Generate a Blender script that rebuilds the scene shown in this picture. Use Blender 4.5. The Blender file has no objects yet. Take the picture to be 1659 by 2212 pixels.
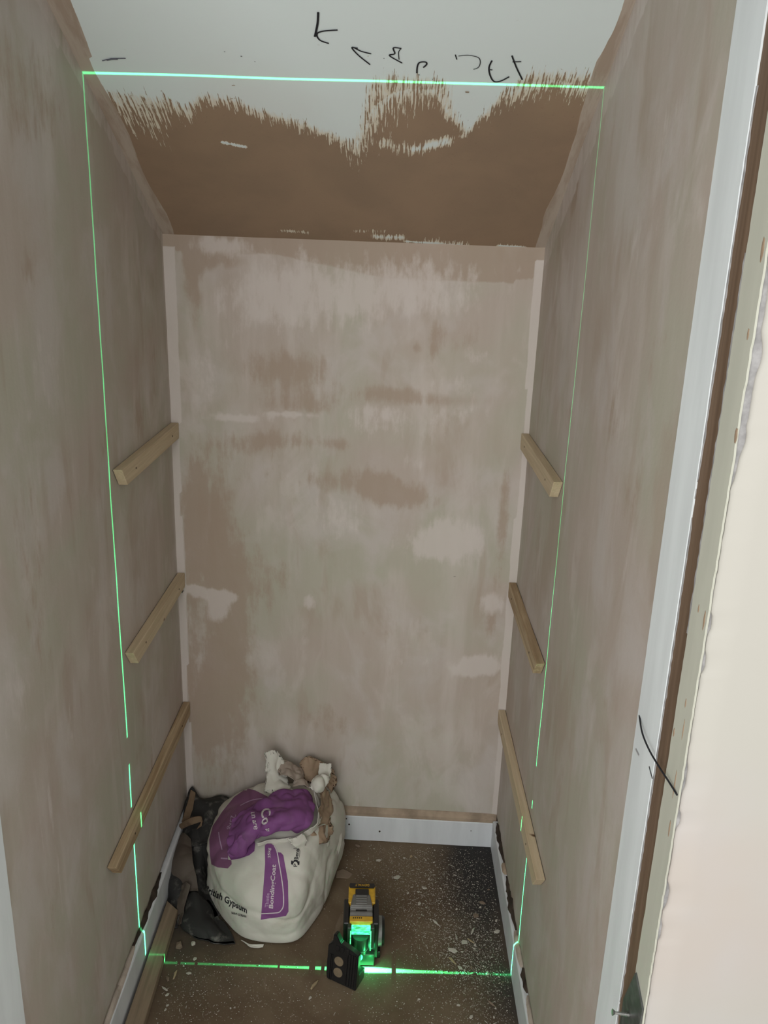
import bpy, bmesh, math, random
from mathutils import Vector, Matrix, noise
from mathutils.bvhtree import BVHTree
random.seed(7)
S = bpy.context.scene
COL = S.collection

# ------------------------------------------------------------ camera
CX, CY, CZ, YAW, PIT, ROL, FPX = 0.5241, -2.02358, 1.59907, -0.00152, 0.306875, 0.0343368, 1844.418
Fv = Vector((math.sin(YAW)*math.cos(PIT), math.cos(YAW)*math.cos(PIT), -math.sin(PIT)))
R0 = Vector((math.cos(YAW), -math.sin(YAW), 0)); U0 = R0.cross(Fv)
Rv = R0*math.cos(ROL) + U0*math.sin(ROL); Uv = -R0*math.sin(ROL) + U0*math.cos(ROL)
CAM = Vector((CX, CY, CZ))
cd = bpy.data.cameras.new('camera'); cam = bpy.data.objects.new('camera', cd); COL.objects.link(cam)
cd.sensor_fit = 'VERTICAL'; cd.sensor_height = 24; cd.lens = FPX/2212*24; cd.clip_start = 0.02
cam.matrix_world = Matrix(((Rv.x, Uv.x, -Fv.x, CX), (Rv.y, Uv.y, -Fv.y, CY), (Rv.z, Uv.z, -Fv.z, CZ), (0, 0, 0, 1)))
S.camera = cam

# ------------------------------------------------------------ light and exposure
S.view_settings.view_transform = 'Standard'; S.view_settings.look = 'None'
S.view_settings.gamma = 1; S.view_settings.use_curve_mapping = False
S.view_settings.exposure = 0.84
world = bpy.data.worlds.new('World'); S.world = world; world.use_nodes = True
bg = world.node_tree.nodes['Background']; bg.inputs[0].default_value = (0.985, 1.0, 0.985, 1); bg.inputs[1].default_value = 0.54

def area(name, loc, target, sx, sy, power, col):
    l = bpy.data.lights.new(name, 'AREA'); l.shape = 'RECTANGLE'; l.size = sx; l.size_y = sy; l.energy = power; l.color = col
    o = bpy.data.objects.new(name, l); COL.objects.link(o); o.location = loc
    o.rotation_euler = (Vector(target)-Vector(loc)).to_track_quat('-Z', 'Y').to_euler(); return o
area('room_fill_light', (-0.1, -2.95, 1.72), (0.45, 0, 1.35), 1.5, 1.1, 19, (1.0, 1.0, 0.985))  # added fill behind the camera, placed so the walls brighten towards the top

# the laser level's green fan: a lamp whose beam is cut to one vertical plane
LX, LY, LZ = 0.522, -0.4680, 0.062
ll = bpy.data.lights.new('laser_fan', 'POINT'); ll.shadow_soft_size = 0.0; ll.energy = 100.0; ll.color = (1, 1, 1)
lo = bpy.data.objects.new('laser_fan', ll); COL.objects.link(lo); lo.location = (LX, LY, LZ)
ll.use_nodes = True
def laser_nodes(nt):
    N, L = nt.nodes, nt.links
    N.clear()
    def m(op, a, b=None, c=None, clamp=False):
        n = N.new('ShaderNodeMath'); n.operation = op; n.use_clamp = clamp
        for i, v in enumerate((a, b, c)):
            if v is None: continue
            if isinstance(v, (int, float)): n.inputs[i].default_value = v
            else: L.new(v, n.inputs[i])
        return n.outputs[0]
    tc = N.new('ShaderNodeTexCoord'); sp = N.new('ShaderNodeSeparateXYZ'); L.new(tc.outputs['Normal'], sp.inputs[0])
    nx, ny, nz = sp.outputs
    ax = m('ABSOLUTE', nx); ay = m('ABSOLUTE', ny); up = m('MAXIMUM', nz, 0.0); dn = m('MAXIMUM', m('MULTIPLY', nz, -1.0), 0.0)
    w = m('MULTIPLY', m('MAXIMUM', m('DIVIDE', ax, 0.40), m('DIVIDE', up, 1.75)), 0.0019)
    w = m('ADD', w, m('MULTIPLY', m('MULTIPLY', dn, dn), 0.10))
    t = m('DIVIDE', ay, w)
    core = m('SUBTRACT', 1.6, t, clamp=True)
    skirt = m('DIVIDE', 0.012, m('ADD', 1.0, m('MULTIPLY', t, m('MULTIPLY', t, 0.06))))
    prof = m('ADD', core, skirt)
    # gaps where the level's own frame stands in the beam, by the beam's slope
    s = m('DIVIDE', nz, m('MAXIMUM', ax, 0.0001))
    def band(lo_, hi_, side):
        a = m('GREATER_THAN', s, lo_); b = m('LESS_THAN', s, hi_)
        c = m('GREATER_THAN', nx, 0.0) if side > 0 else m('LESS_THAN', nx, 0.0)
        return m('SUBTRACT', 1.0, m('MULTIPLY', m('MULTIPLY', a, b), c))
    wl = LX; wr = 0.86-LX
    for (z0, z1, sd) in ((0.527, 0.592, -1), (0.472, 0.556, 1)):
        d = wl if sd < 0 else wr
        prof = m('MULTIPLY', prof, band((z0-LZ)/d, (z1-LZ)/d, sd))
    # on the floor: x distances of the gaps either side
    for (d0, d1, sd) in ((0.053, 0.063, 1), (0.100, 0.108, -1), (0.122, 0.136, -1), (0.203, 0.208, -1), (0.390, 0.397, -1), (0.43, 0.437, -1)):
        prof = m('MULTIPLY', prof, band(-LZ/max(d0, 1e-4), -LZ/d1, sd))
    fall = N.new('ShaderNodeLightFalloff'); fall.inputs['Strength'].default_value = 1.3; fall.inputs['Smooth'].default_value = 0.0
    st = m('MULTIPLY', prof, fall.outputs['Linear'])
    em = N.new('ShaderNodeEmission'); em.inputs['Color'].default_value = (0.07, 1.0, 0.36, 1); L.new(st, em.inputs['Strength'])
    out = N.new('ShaderNodeOutputLight'); L.new(em.outputs[0], out.inputs[0])
laser_nodes(ll.node_tree)
LASER = ll

# ------------------------------------------------------------ helpers
def pix(u, v):   # viewing direction of a photo pixel
    return Fv + Rv*((u-829.5)/FPX) - Uv*((v-1106)/FPX)
def at(u, v, y):  # that pixel at depth y
    d = pix(u, v); return CAM + d*((y-CAM.y)/d.y)
def srgb(r, g, b):
    f = lambda c: (c/255/12.92 if c/255 <= 0.04045 else ((c/255+0.055)/1.055)**2.4)
    return (f(r), f(g), f(b), 1)

def tag(o, label=None, cat=None, group=None, kind=None):
    for k, v in (('label', label), ('category', cat), ('group', group), ('kind', kind)):
        if v: o[k] = v
    return o
def link(name, me, mat, parent=None, smooth=False):
    o = bpy.data.objects.new(name, me); COL.objects.link(o)
    if mat and not me.materials: me.materials.append(mat)
    if parent: o.parent = parent; o.matrix_parent_inverse = parent.matrix_basis.inverted()
    if smooth:
        for p in me.polygons: p.use_smooth = True
    return o
def empty(name, loc, label=None, cat=None, group=None, kind=None):
    o = bpy.data.objects.new(name, None); COL.objects.link(o); o.location = loc; o.empty_display_size = 0.03
    return tag(o, label, cat, group, kind)
def obj(name, bm, mat, parent=None, smooth=False):
    me = bpy.data.meshes.new(name); bmesh.ops.recalc_face_normals(bm, faces=bm.faces); bm.to_mesh(me); bm.free()
    return link(name, me, mat, parent, smooth)
def box(bm, x0, x1, y0, y1, z0, z1, M=None, bevel=0, seg=2):
    vs = [bm.verts.new((x, y, z)) for x in (x0, x1) for y in (y0, y1) for z in (z0, z1)]
    fs = [(0, 1, 3, 2), (4, 6, 7, 5), (0, 4, 5, 1), (2, 3, 7, 6), (0, 2, 6, 4), (1, 5, 7, 3)]
    faces = [bm.faces.new([vs[i] for i in f]) for f in fs]
    geo = vs
    if bevel:
        es = list({e for f in faces for e in f.edges})
        r = bmesh.ops.bevel(bm, geom=es, offset=bevel, segments=seg, profile=0.7, affect='EDGES')
        geo = list({v for f in r['faces'] for v in f.verts} | {v for v in vs if v.is_valid})
    if M is not None:
        for v in geo: v.co = M @ v.co
    return geo
def prism(bm, pts, ext, M=None):   # pts: 3D loop, ext: extrusion vector
    e = Vector(ext); a = [bm.verts.new(Vector(p)) for p in pts]; b = [bm.verts.new(Vector(p)+e) for p in pts]
    n = len(a); bm.faces.new(a[::-1]); bm.faces.new(b)
    for i in range(n): bm.faces.new((a[i], a[(i+1) % n], b[(i+1) % n], b[i]))
    if M is not None:
        for v in a+b: v.co = M @ v.co
def cyl(bm, c, axis, r, h, seg=24, r2=None, M=None):
    c = Vector(c); ax = Vector(axis).normalized(); q = ax.to_track_quat('Z', 'Y'); r2 = r if r2 is None else r2
    a = [bm.verts.new(c + q @ Vector((r*math.cos(t), r*math.sin(t), 0))) for t in [2*math.pi*i/seg for i in range(seg)]]
    b = [bm.verts.new(c + ax*h + q @ Vector((r2*math.cos(t), r2*math.sin(t), 0))) for t in [2*math.pi*i/seg for i in range(seg)]]
    bm.faces.new(a[::-1]); bm.faces.new(b)
    for i in range(seg): bm.faces.new((a[i], a[(i+1) % seg], b[(i+1) % seg], b[i]))
    if M is not None:
        for v in a+b: v.co = M @ v.co
def tube(bm, pts, r, seg=6, flat=None):
    pts = [Vector(p) for p in pts]; rings = []
    for i, p in enumerate(pts):
        d = (pts[min(i+1, len(pts)-1)]-pts[max(i-1, 0)]).normalized()
        n = Vector(flat) if flat else Vector((0.3, 0.2, 0.9))
        s = d.cross(n).normalized(); n2 = s.cross(d).normalized()
        hr = r*(0.25 if flat else 1)
        rings.append([bm.verts.new(p + s*r*math.cos(t) + n2*hr*math.sin(t)) for t in [2*math.pi*k/seg for k in range(seg)]])
    for a, b in zip(rings, rings[1:]):
        for k in range(seg): bm.faces.new((a[k], a[(k+1) % seg], b[(k+1) % seg], b[k]))
    bm.faces.new(rings[0][::-1]); bm.faces.new(rings[-1])
def catmull(P, t):
    n = len(P); x = t*(n-1); i = min(int(x), n-2); f = x-i
    p = [P[max(0, min(n-1, j))] for j in (i-1, i, i+1, i+2)]
    return 0.5*((2*p[1]) + (p[2]-p[0])*f + (2*p[0]-5*p[1]+4*p[2]-p[3])*f*f + (3*p[1]-p[0]-3*p[2]+p[3])*f**3)
def nz3(p, s, seed=0): return noise.noise(Vector(p)*s + Vector((seed*7.3, seed*3.1, seed*5.7)))
def crease(p, s, seed=0):   # faceted crumple, 0..1
    d = noise.voronoi(Vector(p)*s + Vector((seed*7.3, seed*3.1, seed*5.7)))[0]
    return d[0]
def grid_mesh(name, f, nu, nv):
    vs = [f(i/(nu-1), j/(nv-1)) for j in range(nv) for i in range(nu)]
    fs = [(j*nu+i, j*nu+i+1, (j+1)*nu+i+1, (j+1)*nu+i) for j in range(nv-1) for i in range(nu-1)]
    me = bpy.data.meshes.new(name); me.from_pydata([tuple(v) for v in vs], [], fs); me.update(); return me
def net_sheet(name, net, mat, parent=None, nu=50, nv=50, amp=0.006, scale=22, seed=0, thick=0.0012, ragged=0.0, fold=0.0):
    rows = [[at(*p) for p in r] for r in net]
    def base(u, v): return catmull([catmull(r, u) for r in rows], v)
    def f(u, v):
        if ragged:
            u2 = u; v2 = v
            ed = min(u, 1-u, v, 1-v)
            if ed < 0.12:
                k = (0.12-ed)/0.12*ragged
                u2 = min(1, max(0, u+k*nz3((u*9, v*9, seed), 2.2, seed))); v2 = min(1, max(0, v+k*nz3((v*9, u*9, seed+4), 2.2, seed)))
            u, v = u2, v2
        p = base(u, v); e = 0.01
        du = base(min(1, u+e), v)-base(max(0, u-e), v); dv = base(u, min(1, v+e))-base(u, max(0, v-e))
        n = du.cross(dv); n = n.normalized() if n.length > 1e-9 else Vector((0, -1, 0))
        rg = (1-2.6*abs(nz3(p, scale*0.75, seed)))+0.45*(1-2.6*abs(nz3(p, scale*1.7, seed+3)))
        a = (rg-0.5)*amp*0.75 + nz3(p, scale*0.4, seed)*amp*0.9 + fold*math.sin(p.x*60+p.z*35+6*nz3(p, 8, seed))
        q = p + n*a
        q.z = max(q.z, 0.003); q.x = max(q.x, 0.004); q.y = min(q.y, -0.008)
        return q
    me = grid_mesh(name, f, nu, nv); o = link(name, me, mat, parent, True)
    s = o.modifiers.new('thickness', 'SOLIDIFY'); s.thickness = thick; s.offset = 0
    return o

# ------------------------------------------------------------ materials
class NT:
    def __init__(s, name):
        s.m = bpy.data.materials.new(name); s.m.use_nodes = True; s.t = s.m.node_tree
        s.N, s.L = s.t.nodes, s.t.links; s.b = s.N['Principled BSDF']; s.b.inputs['Roughness'].default_value = 0.85
        s.b.inputs['Specular IOR Level'].default_value = 0.25
    def put(s, sock, v):
        if hasattr(v, 'is_output'): s.L.new(v, sock)
        else: sock.default_value = v
    def co(s, scale=(1, 1, 1), rot=(0, 0, 0), kind='Object'):
        tc = s.N.new('ShaderNodeTexCoord'); mp = s.N.new('ShaderNodeMapping'); mp.inputs['Scale'].default_value = scale; mp.inputs['Rotation'].default_value = rot
        s.L.new(tc.outputs[kind], mp.inputs[0]); return mp.outputs[0]
    def noise(s, vec, scale, detail=4, rough=0.55, dist=0.0, lo=None, hi=None):
        n = s.N.new('ShaderNodeTexNoise'); n.inputs['Scale'].default_value = scale; n.inputs['Detail'].default_value = detail
        n.inputs['Roughness'].default_value = rough; n.inputs['Distortion'].default_value = dist; s.L.new(vec, n.inputs['Vector'])
        return n.outputs['Fac'] if lo is None else s.ramp(n.outputs['Fac'], lo, hi)
    def ramp(s, v, lo, hi):
        r = s.N.new('ShaderNodeMapRange'); r.interpolation_type = 'SMOOTHSTEP'; r.inputs[1].default_value = lo; r.inputs[2].default_value = hi; s.put(r.inputs[0], v); return r.outputs[0]
    def math(s, op, a, b=0.0, clamp=False):
        n = s.N.new('ShaderNodeMath'); n.operation = op; n.use_clamp = clamp; s.put(n.inputs[0], a); s.put(n.inputs[1], b); return n.outputs[0]
    def mix(s, f, a, b, mode='MIX'):
        n = s.N.new('ShaderNodeMix'); n.data_type = 'RGBA'; n.blend_type = mode
        s.put(n.inputs[0], f); s.put(n.inputs[6], a); s.put(n.inputs[7], b); return n.outputs[2]
    def attr(s, name):
        a = s.N.new('ShaderNodeAttribute'); a.attribute_name = name; sp = s.N.new('ShaderNodeSeparateColor'); s.L.new(a.outputs['Color'], sp.inputs[0]); return sp.outputs
    def color(s, c): s.put(s.b.inputs['Base Color'], c)
    def bump(s, h, strength=0.3, dist=0.002):
        b = s.N.new('ShaderNodeBump'); b.inputs['Strength'].default_value = strength; b.inputs['Distance'].default_value = dist; s.put(b.inputs['Height'], h); s.L.new(b.outputs[0], s.b.inputs['Normal'])

def mat_flat(name, c, rough=0.8, var=0.12, scale=40, spec=0.25, metal=0.0):
    t = NT(name); n = t.noise(t.co(), scale, 5)
    d = tuple(max(0, x*(1-var*2)) for x in c[:3])+(1,); l = tuple(min(1, x*(1+var)) for x in c[:3])+(1,)
    t.color(t.mix(t.ramp(n, 0.3, 0.7), d, l)); t.bump(n, 0.15, 0.001)
    t.b.inputs['Roughness'].default_value = rough; t.b.inputs['Specular IOR Level'].default_value = spec; t.b.inputs['Metallic'].default_value = metal
    return t.m

PLB = dict(pink=(0.445, 0.375, 0.325, 1), olive=(0.42, 0.395, 0.32, 1), brown=(0.36, 0.275, 0.21, 1), pale=(0.60, 0.54, 0.505, 1), grey=(0.51, 0.46, 0.43, 1))
def mat_plaster(name, axis='x', k=1.0, palek=1.0, attr=True):
    """mottled skim plaster; axis = horizontal axis of the wall (the trowel streaks run in z)"""
    t = NT(name); c = t.co()
    P = {q: tuple(x*k for x in v[:3])+(1,) for q, v in PLB.items()}
    st = (9, 9, 1.4); st2 = (40, 40, 5)
    big = t.noise(c, 3.1, 3, 0.5, 0.3, 0.38, 0.64)
    col = t.mix(big, P['pink'], P['olive'])
    cl = t.noise(t.co((1, 1, 0.7), (0.3, 0.2, 0.1)), 6.5, 5, 0.6, 0.5, 0.45, 0.68)
    col = t.mix(t.math('MULTIPLY', cl, 0.75), col, P['grey'])
    s1 = t.noise(t.co(st), 1.3, 5, 0.6, 0.2, 0.52, 0.70)
    col = t.mix(t.math('MULTIPLY', s1, 0.35), col, P['pale'])
    s2 = t.noise(t.co(st, (0, 0, 0)), 1.9, 4, 0.5, 0.4, 0.36, 0.28)
    col = t.mix(t.math('MULTIPLY', s2, 0.35), col, P['brown'])
    s3 = t.noise(t.co(st2), 1.0, 3, 0.6, 0.0, 0.35, 0.7)
    col = t.mix(t.math('MULTIPLY', s3, 0.10), col, P['pale'])
    d1 = t.noise(t.co((9, 9, 3), (0, 0, 0)), 1.0, 5, 0.58, 0.6, 0.51, 0.62)
    col = t.mix(t.math('MULTIPLY', t.math('MULTIPLY', d1, t.noise(t.co(), 3.6, 2, 0.5, 0, 0.45, 0.6)), 0.42), col, P['brown'])
    d2 = t.noise(t.co((9, 9, 4), (0.1, 0.1, 0.4)), 1.1, 5, 0.58, 0.6, 0.51, 0.64)
    col = t.mix(t.math('MULTIPLY', t.math('MULTIPLY', d2, t.noise(t.co((1, 1, 1), (1, 0, 0)), 3.2, 2, 0.5, 0, 0.42, 0.58)), 0.38), col, P['pale'])
    if attr:
        A = t.attr('marks'); e = t.math('SUBTRACT', t.noise(t.co((1.6, 1.6, 0.8)), 22, 5, 0.65), 0.5)
        e2 = t.math('SUBTRACT', t.noise(t.co((60, 60, 7)), 1.0, 3, 0.6), 0.5)
        ee = t.math('ADD', t.math('MULTIPLY', e, 1.0), t.math('MULTIPLY', e2, 0.6))
        br = t.ramp(t.math('ADD', A[0], ee), 0.28, 0.70)
        col = t.mix(t.math('MULTIPLY', br, 0.75), col, P['brown'])
        pl = t.ramp(t.math('ADD', A[1], ee), 0.30, 0.66)
        col = t.mix(t.math('MULTIPLY', pl, 0.72*palek), col, P['pale'])
        dk = t.ramp(t.math('ADD', A[2], t.math('MULTIPLY', e, 0.9)), 0.45, 0.6)
        col = t.mix(t.math('MULTIPLY', dk, 0.9), col, (0.035, 0.028, 0.022, 1))
    t.color(col)
    b = t.math('ADD', t.math('MULTIPLY', cl, 0.4), t.math('ADD', t.math('MULTIPLY', s3, 0.25), t.noise(c, 130, 3)))
    t.bump(b, 0.22, 0.0012); t.b.inputs['Roughness'].default_value = 0.62
    return t.m
M_back = mat_plaster('plaster_back', k=1.0); M_side = mat_plaster('plaster_side', k=0.95)
def mat_bright():
    t = NT('plaster_room'); c = t.co()
    a = t.noise(c, 4.5, 3, 0.5, 0.3, 0.35, 0.65); b = t.noise(c, 2.2, 2, 0.5, 0, 0.4, 0.6)
    t.color(t.mix(b, t.mix(a, (0.50, 0.45, 0.41, 1), (0.50, 0.475, 0.465, 1)), (0.49, 0.47, 0.425, 1))); t.bump(t.noise(c, 60, 4), 0.15, 0.001)
    return t.m
M_room = mat_bright()
def mat_slope():
    t = NT('board_slope'); A = t.attr('marks')
    stv = t.co((340, 24, 24), (0, 0, 0.16)); st = t.noise(stv, 1.0, 3, 0.6)
    fine = t.noise(t.co(), 55, 5, 0.7); mid = t.noise(t.co(), 14, 4, 0.6)
    e = t.math('ADD', t.math('MULTIPLY', t.math('SUBTRACT', st, 0.5), 1.5), t.math('MULTIPLY', t.math('SUBTRACT', fine, 0.5), 0.35))
    mask = t.ramp(t.math('ADD', A[0], e), 0.47, 0.53)
    brown = t.mix(t.noise(t.co(), 5, 4, 0.6, 0.3, 0.35, 0.65), (0.31, 0.215, 0.145, 1), (0.27, 0.19, 0.13, 1))
    brown = t.mix(t.math('MULTIPLY', t.noise(t.co(), 220, 2, 0.6, 0, 0.6, 0.75), 0.15), brown, (0.12, 0.08, 0.055, 1))
    white = t.mix(t.ramp(t.math('ADD', A[0], t.math('MULTIPLY', e, 0.35)), 0.52, 0.72), (0.66, 0.60, 0.49, 1), (0.69, 0.76, 0.76, 1))
    white = t.mix(t.math('MULTIPLY', t.noise(t.co(), 3, 3, 0.5, 0, 0.5, 0.75), 0.2), white, (0.66, 0.62, 0.58, 1))
    spots = t.noise(t.co((1, 1.4, 1)), 42, 3, 0.6, 0.0, 0.72, 0.76)
    white = t.mix(t.math('MULTIPLY', spots, t.math('SUBTRACT', 1.0, t.ramp(A[0], 0.95, 1.3))), white, (0.36, 0.29, 0.22, 1))
    col = t.mix(mask, brown, white)
    fil = t.ramp(t.math('ADD', A[2], t.math('MULTIPLY', t.math('SUBTRACT', mid, 0.5), 0.5)), 0.46, 0.56)
    fc = t.mix(t.noise(t.co((14, 2.5, 2.5)), 3, 4, 0.6, 0.2, 0.4, 0.6), (0.36, 0.285, 0.225, 1), (0.44, 0.37, 0.31, 1))
    col = t.mix(fil, col, fc)
    t.color(col); h = t.math('ADD', t.math('MULTIPLY', mask, 0.6), t.math('ADD', t.math('MULTIPLY', fil, 0.8), t.math('MULTIPLY', fine, 0.25)))
    t.bump(h, 0.5, 0.0012); t.b.inputs['Roughness'].default_value = 0.6
    return t.m
M_slope = mat_slope()
def mat_floor():
    t = NT('dusty_board'); c = t.co()
    a = t.noise(c, 5, 4, 0.6, 0.4, 0.35, 0.7)
    col = t.mix(a, (0.115, 0.078, 0.048, 1), (0.165, 0.122, 0.078, 1))
    A = t.attr('marks')
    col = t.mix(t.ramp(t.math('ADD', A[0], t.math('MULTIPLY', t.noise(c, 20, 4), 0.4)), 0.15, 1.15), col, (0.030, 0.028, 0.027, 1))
    col = t.mix(t.math('MULTIPLY', t.noise(t.co((1, 0.25, 1), (0, 0, 0.3)), 28, 4, 0.7, 0.5, 0.62, 0.75), 0.35), col, (0.30, 0.24, 0.18, 1))
    sp = t.noise(c, 240, 2, 0.5, 0, 0.66, 0.74)
    col = t.mix(t.math('MULTIPLY', sp, t.ramp(t.noise(c, 7, 3), 0.4, 0.6)), col, (0.40, 0.37, 0.31, 1))
    t.color(col); t.bump(t.noise(c, 90, 5, 0.7), 0.35, 0.0015); t.b.inputs['Roughness'].default_value = 0.8
    return t.m
M_floor = mat_floor()
def mat_pine(name, a, b, axis='y'):
    t = NT(name); sc = (60, 3, 60) if axis == 'y' else (60, 60, 3)
    g = t.noise(t.co(sc), 1.0, 5, 0.6, 0.6, 0.3, 0.7); kn = t.noise(t.co(), 16, 2, 0.5, 0.2, 0.70, 0.74)
    g2 = t.noise(t.co((200, 6, 200) if axis == 'y' else (200, 200, 6)), 1.0, 3, 0.6, 0, 0.35, 0.65)
    col = t.mix(g, a, b); col = t.mix(t.math('MULTIPLY', g2, 0.25), col, tuple(x*0.6 for x in a[:3])+(1,))
    col = t.mix(kn, col, (0.10, 0.05, 0.025, 1)); t.color(col); t.bump(g2, 0.2, 0.0006); t.b.inputs['Roughness'].default_value = 0.6
    return t.m
M_pine = mat_pine('pine', (0.52, 0.41, 0.27, 1), (0.60, 0.49, 0.34, 1))
M_pine_dark = mat_pine('pine_stained', (0.30, 0.20, 0.11, 1), (0.54, 0.42, 0.27, 1))
M_plank = mat_pine('plank_wood', (0.20, 0.15, 0.10, 1), (0.29, 0.22, 0.15, 1))
M_rawwood = mat_pine('raw_lining_wood', (0.125, 0.078, 0.048, 1), (0.19, 0.125, 0.082, 1), 'z')
def mat_paint(name, base, chip, lo=0.68, hi=0.72, scale=30, rough=0.5):
    t = NT(name); c = t.co()
    m_ = t.noise(c, scale, 4, 0.65, 0.2, lo, hi)
    v = t.noise(t.co((10, 10, 1.5)), 2, 4, 0.6, 0, 0.3, 0.7)
    col = t.mix(v, base, tuple(x*0.88 for x in base[:3])+(1,)); t.color(t.mix(m_, col, chip)); t.bump(t.math('MULTIPLY', m_, -1.0), 0.3, 0.0008)
    t.b.inputs['Roughness'].default_value = rough; return t.m
M_white = mat_paint('white_gloss_paint', (0.74, 0.78, 0.79, 1), (0.35, 0.33, 0.30, 1), 0.74, 0.77, 24)
M_skirt = mat_paint('white_skirting_paint', (0.66, 0.68, 0.70, 1), (0.22, 0.19, 0.16, 1), 0.73, 0.76, 34)
M_sage = mat_paint('sage_paint', (0.53, 0.53, 0.45, 1), (0.25, 0.20, 0.15, 1), 0.74, 0.77, 36)
M_filler = mat_flat('pale_filler', (0.42, 0.355, 0.30, 1), 0.8, 0.1, 30)
M_tanfill = mat_flat('tan_filler', (0.34, 0.26, 0.19, 1), 0.8, 0.15, 22)
M_grey = mat_flat('grey_mortar', (0.36, 0.35, 0.35, 1), 0.9, 0.15, 60)
M_dark = mat_flat('dark_gap', (0.05, 0.035, 0.026, 1), 0.95, 0.2, 30)
M_ink = mat_flat('black_marker', (0.02, 0.02, 0.024, 1), 0.7, 0.2, 200)
M_pencil = mat_flat('grey_pencil', (0.13, 0.13, 0.17, 1), 0.7, 0.2, 200)
def mat_paper(name, base, dirt, dscale=9, lo=0.55, hi=0.75, amt=0.6):
    t = NT(name); c = t.co(); n = t.noise(c, dscale, 5, 0.65, 0.3, lo, hi)
    t.color(t.mix(t.math('MULTIPLY', n, amt), base, dirt)); t.bump(t.noise(c, 45, 5, 0.65, 0.6), 0.35, 0.002); t.b.inputs['Roughness'].default_value = 0.7
    return t.m
M_bag = mat_paper('sack_white_paper', (0.57, 0.55, 0.49, 1), (0.38, 0.32, 0.25, 1), 8, 0.52, 0.78, 0.65)
M_purple = mat_paper('sack_purple_print', (0.19, 0.065, 0.20, 1), (0.27, 0.15, 0.25, 1), 12, 0.52, 0.8, 0.6)
M_purple_dull = mat_paper('sack_dusty_purple_print', (0.20, 0.085, 0.165, 1), (0.27, 0.16, 0.20, 1), 12, 0.5, 0.8, 0.7)
M_kraft = mat_paper('sack_kraft_paper', (0.33, 0.235, 0.16, 1), (0.22, 0.15, 0.10, 1), 14, 0.4, 0.7, 0.7)
M_kraft_pale = mat_paper('sack_dusty_kraft_paper', (0.36, 0.30, 0.255, 1), (0.25, 0.19, 0.15, 1), 14, 0.4, 0.7, 0.7)
M_print = mat_flat('sack_white_print', (0.62, 0.55, 0.58, 1), 0.7, 0.06, 80)
M_print_pale = mat_flat('sack_faded_print', (0.42, 0.28, 0.42, 1), 0.7, 0.06, 80)
M_cloth = mat_paper('charcoal_cloth', (0.028, 0.027, 0.026, 1), (0.19, 0.18, 0.16, 1), 26, 0.52, 0.72, 0.75)
M_cloth_b = mat_paper('dusty_brown_cloth', (0.095, 0.075, 0.06, 1), (0.24, 0.20, 0.17, 1), 20, 0.55, 0.85, 0.6)
M_strap = mat_paper('tan_cloth_band', (0.17, 0.115, 0.07, 1), (0.08, 0.05, 0.035, 1), 20, 0.45, 0.7, 0.6)
def mat_tool(name, c, rough=0.45, spec=0.5): return mat_flat(name, c, rough, 0.08, 60, spec)
M_yel = mat_tool('yellow_plastic', (0.62, 0.36, 0.025, 1)); M_blk = mat_tool('black_plastic', (0.012, 0.012, 0.012, 1), 0.35)
M_rub = mat_tool('grey_rubber', (0.16, 0.155, 0.145, 1), 0.55); M_grn = mat_tool('dark_green_tinted_plastic', (0.03, 0.055, 0.035, 1), 0.3)
M_mag = mat_flat('magnet_tan_metal', (0.20, 0.155, 0.10, 1), 0.5, 0.1, 60, 0.5, 0.2); M_steel = mat_flat('zinc_steel', (0.5, 0.5, 0.48, 1), 0.35, 0.1, 60, 0.5, 0.8)
M_hinge = mat_flat('dark_steel_plate', (0.10, 0.105, 0.10, 1), 0.45, 0.2, 60, 0.5, 0.3)
M_clear = mat_tool('grey_clear_plastic', (0.19, 0.20, 0.18, 1), 0.2, 0.7)
def mat_glow(name, c, st):
    t = NT(name); n = t.noise(t.co((30, 60, 90)), 2.0, 3, 0.6, 0.3, 0.3, 0.62)
    t.b.inputs['Base Color'].default_value = (0.02, 0.2, 0.08, 1); t.b.inputs['Emission Color'].default_value = c
    t.put(t.b.inputs['Emission Strength'], t.math('MULTIPLY', t.math('ADD', n, 0.25), st)); t.b.inputs['Roughness'].default_value = 0.2
    return t.m
M_glow = mat_glow('laser_glass_glow', (0.06, 1.0, 0.34, 1), 1.6); M_glow2 = mat_glow('laser_edge_glow', (0.10, 1.0, 0.30, 1), 1.1)
M_chip = mat_flat('plaster_chip', (0.46, 0.43, 0.37, 1), 0.9, 0.12, 90); M_chipw = mat_flat('wood_splinter', (0.36, 0.28, 0.17, 1), 0.9, 0.12, 90)
M_chipb = mat_flat('brown_plaster_lump', (0.20, 0.15, 0.11, 1), 0.9, 0.12, 90)

# ------------------------------------------------------------ setting: walls, slope, floor
W = 0.86; HS = 0.088; YJ = -1.05; YF = -1.217; GAP = 0.1
def yb(x): return -0.0297*x
def zslope(x, d): return (1.5986-0.0186*x)+(0.532+0.0507*x)*d
def blob(px, pz, cx, cz, rx, rz):
    return math.exp(-(((px-cx)/rx)**2+((pz-cz)/rz)**2))
def paint_marks(me, fn):
    a = me.color_attributes.new('marks', 'FLOAT_COLOR', 'POINT')
    buf = []
    for v in me.vertices: buf += list(fn(v.co))+[1.0]
    a.data.foreach_set('color', buf)
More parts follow.
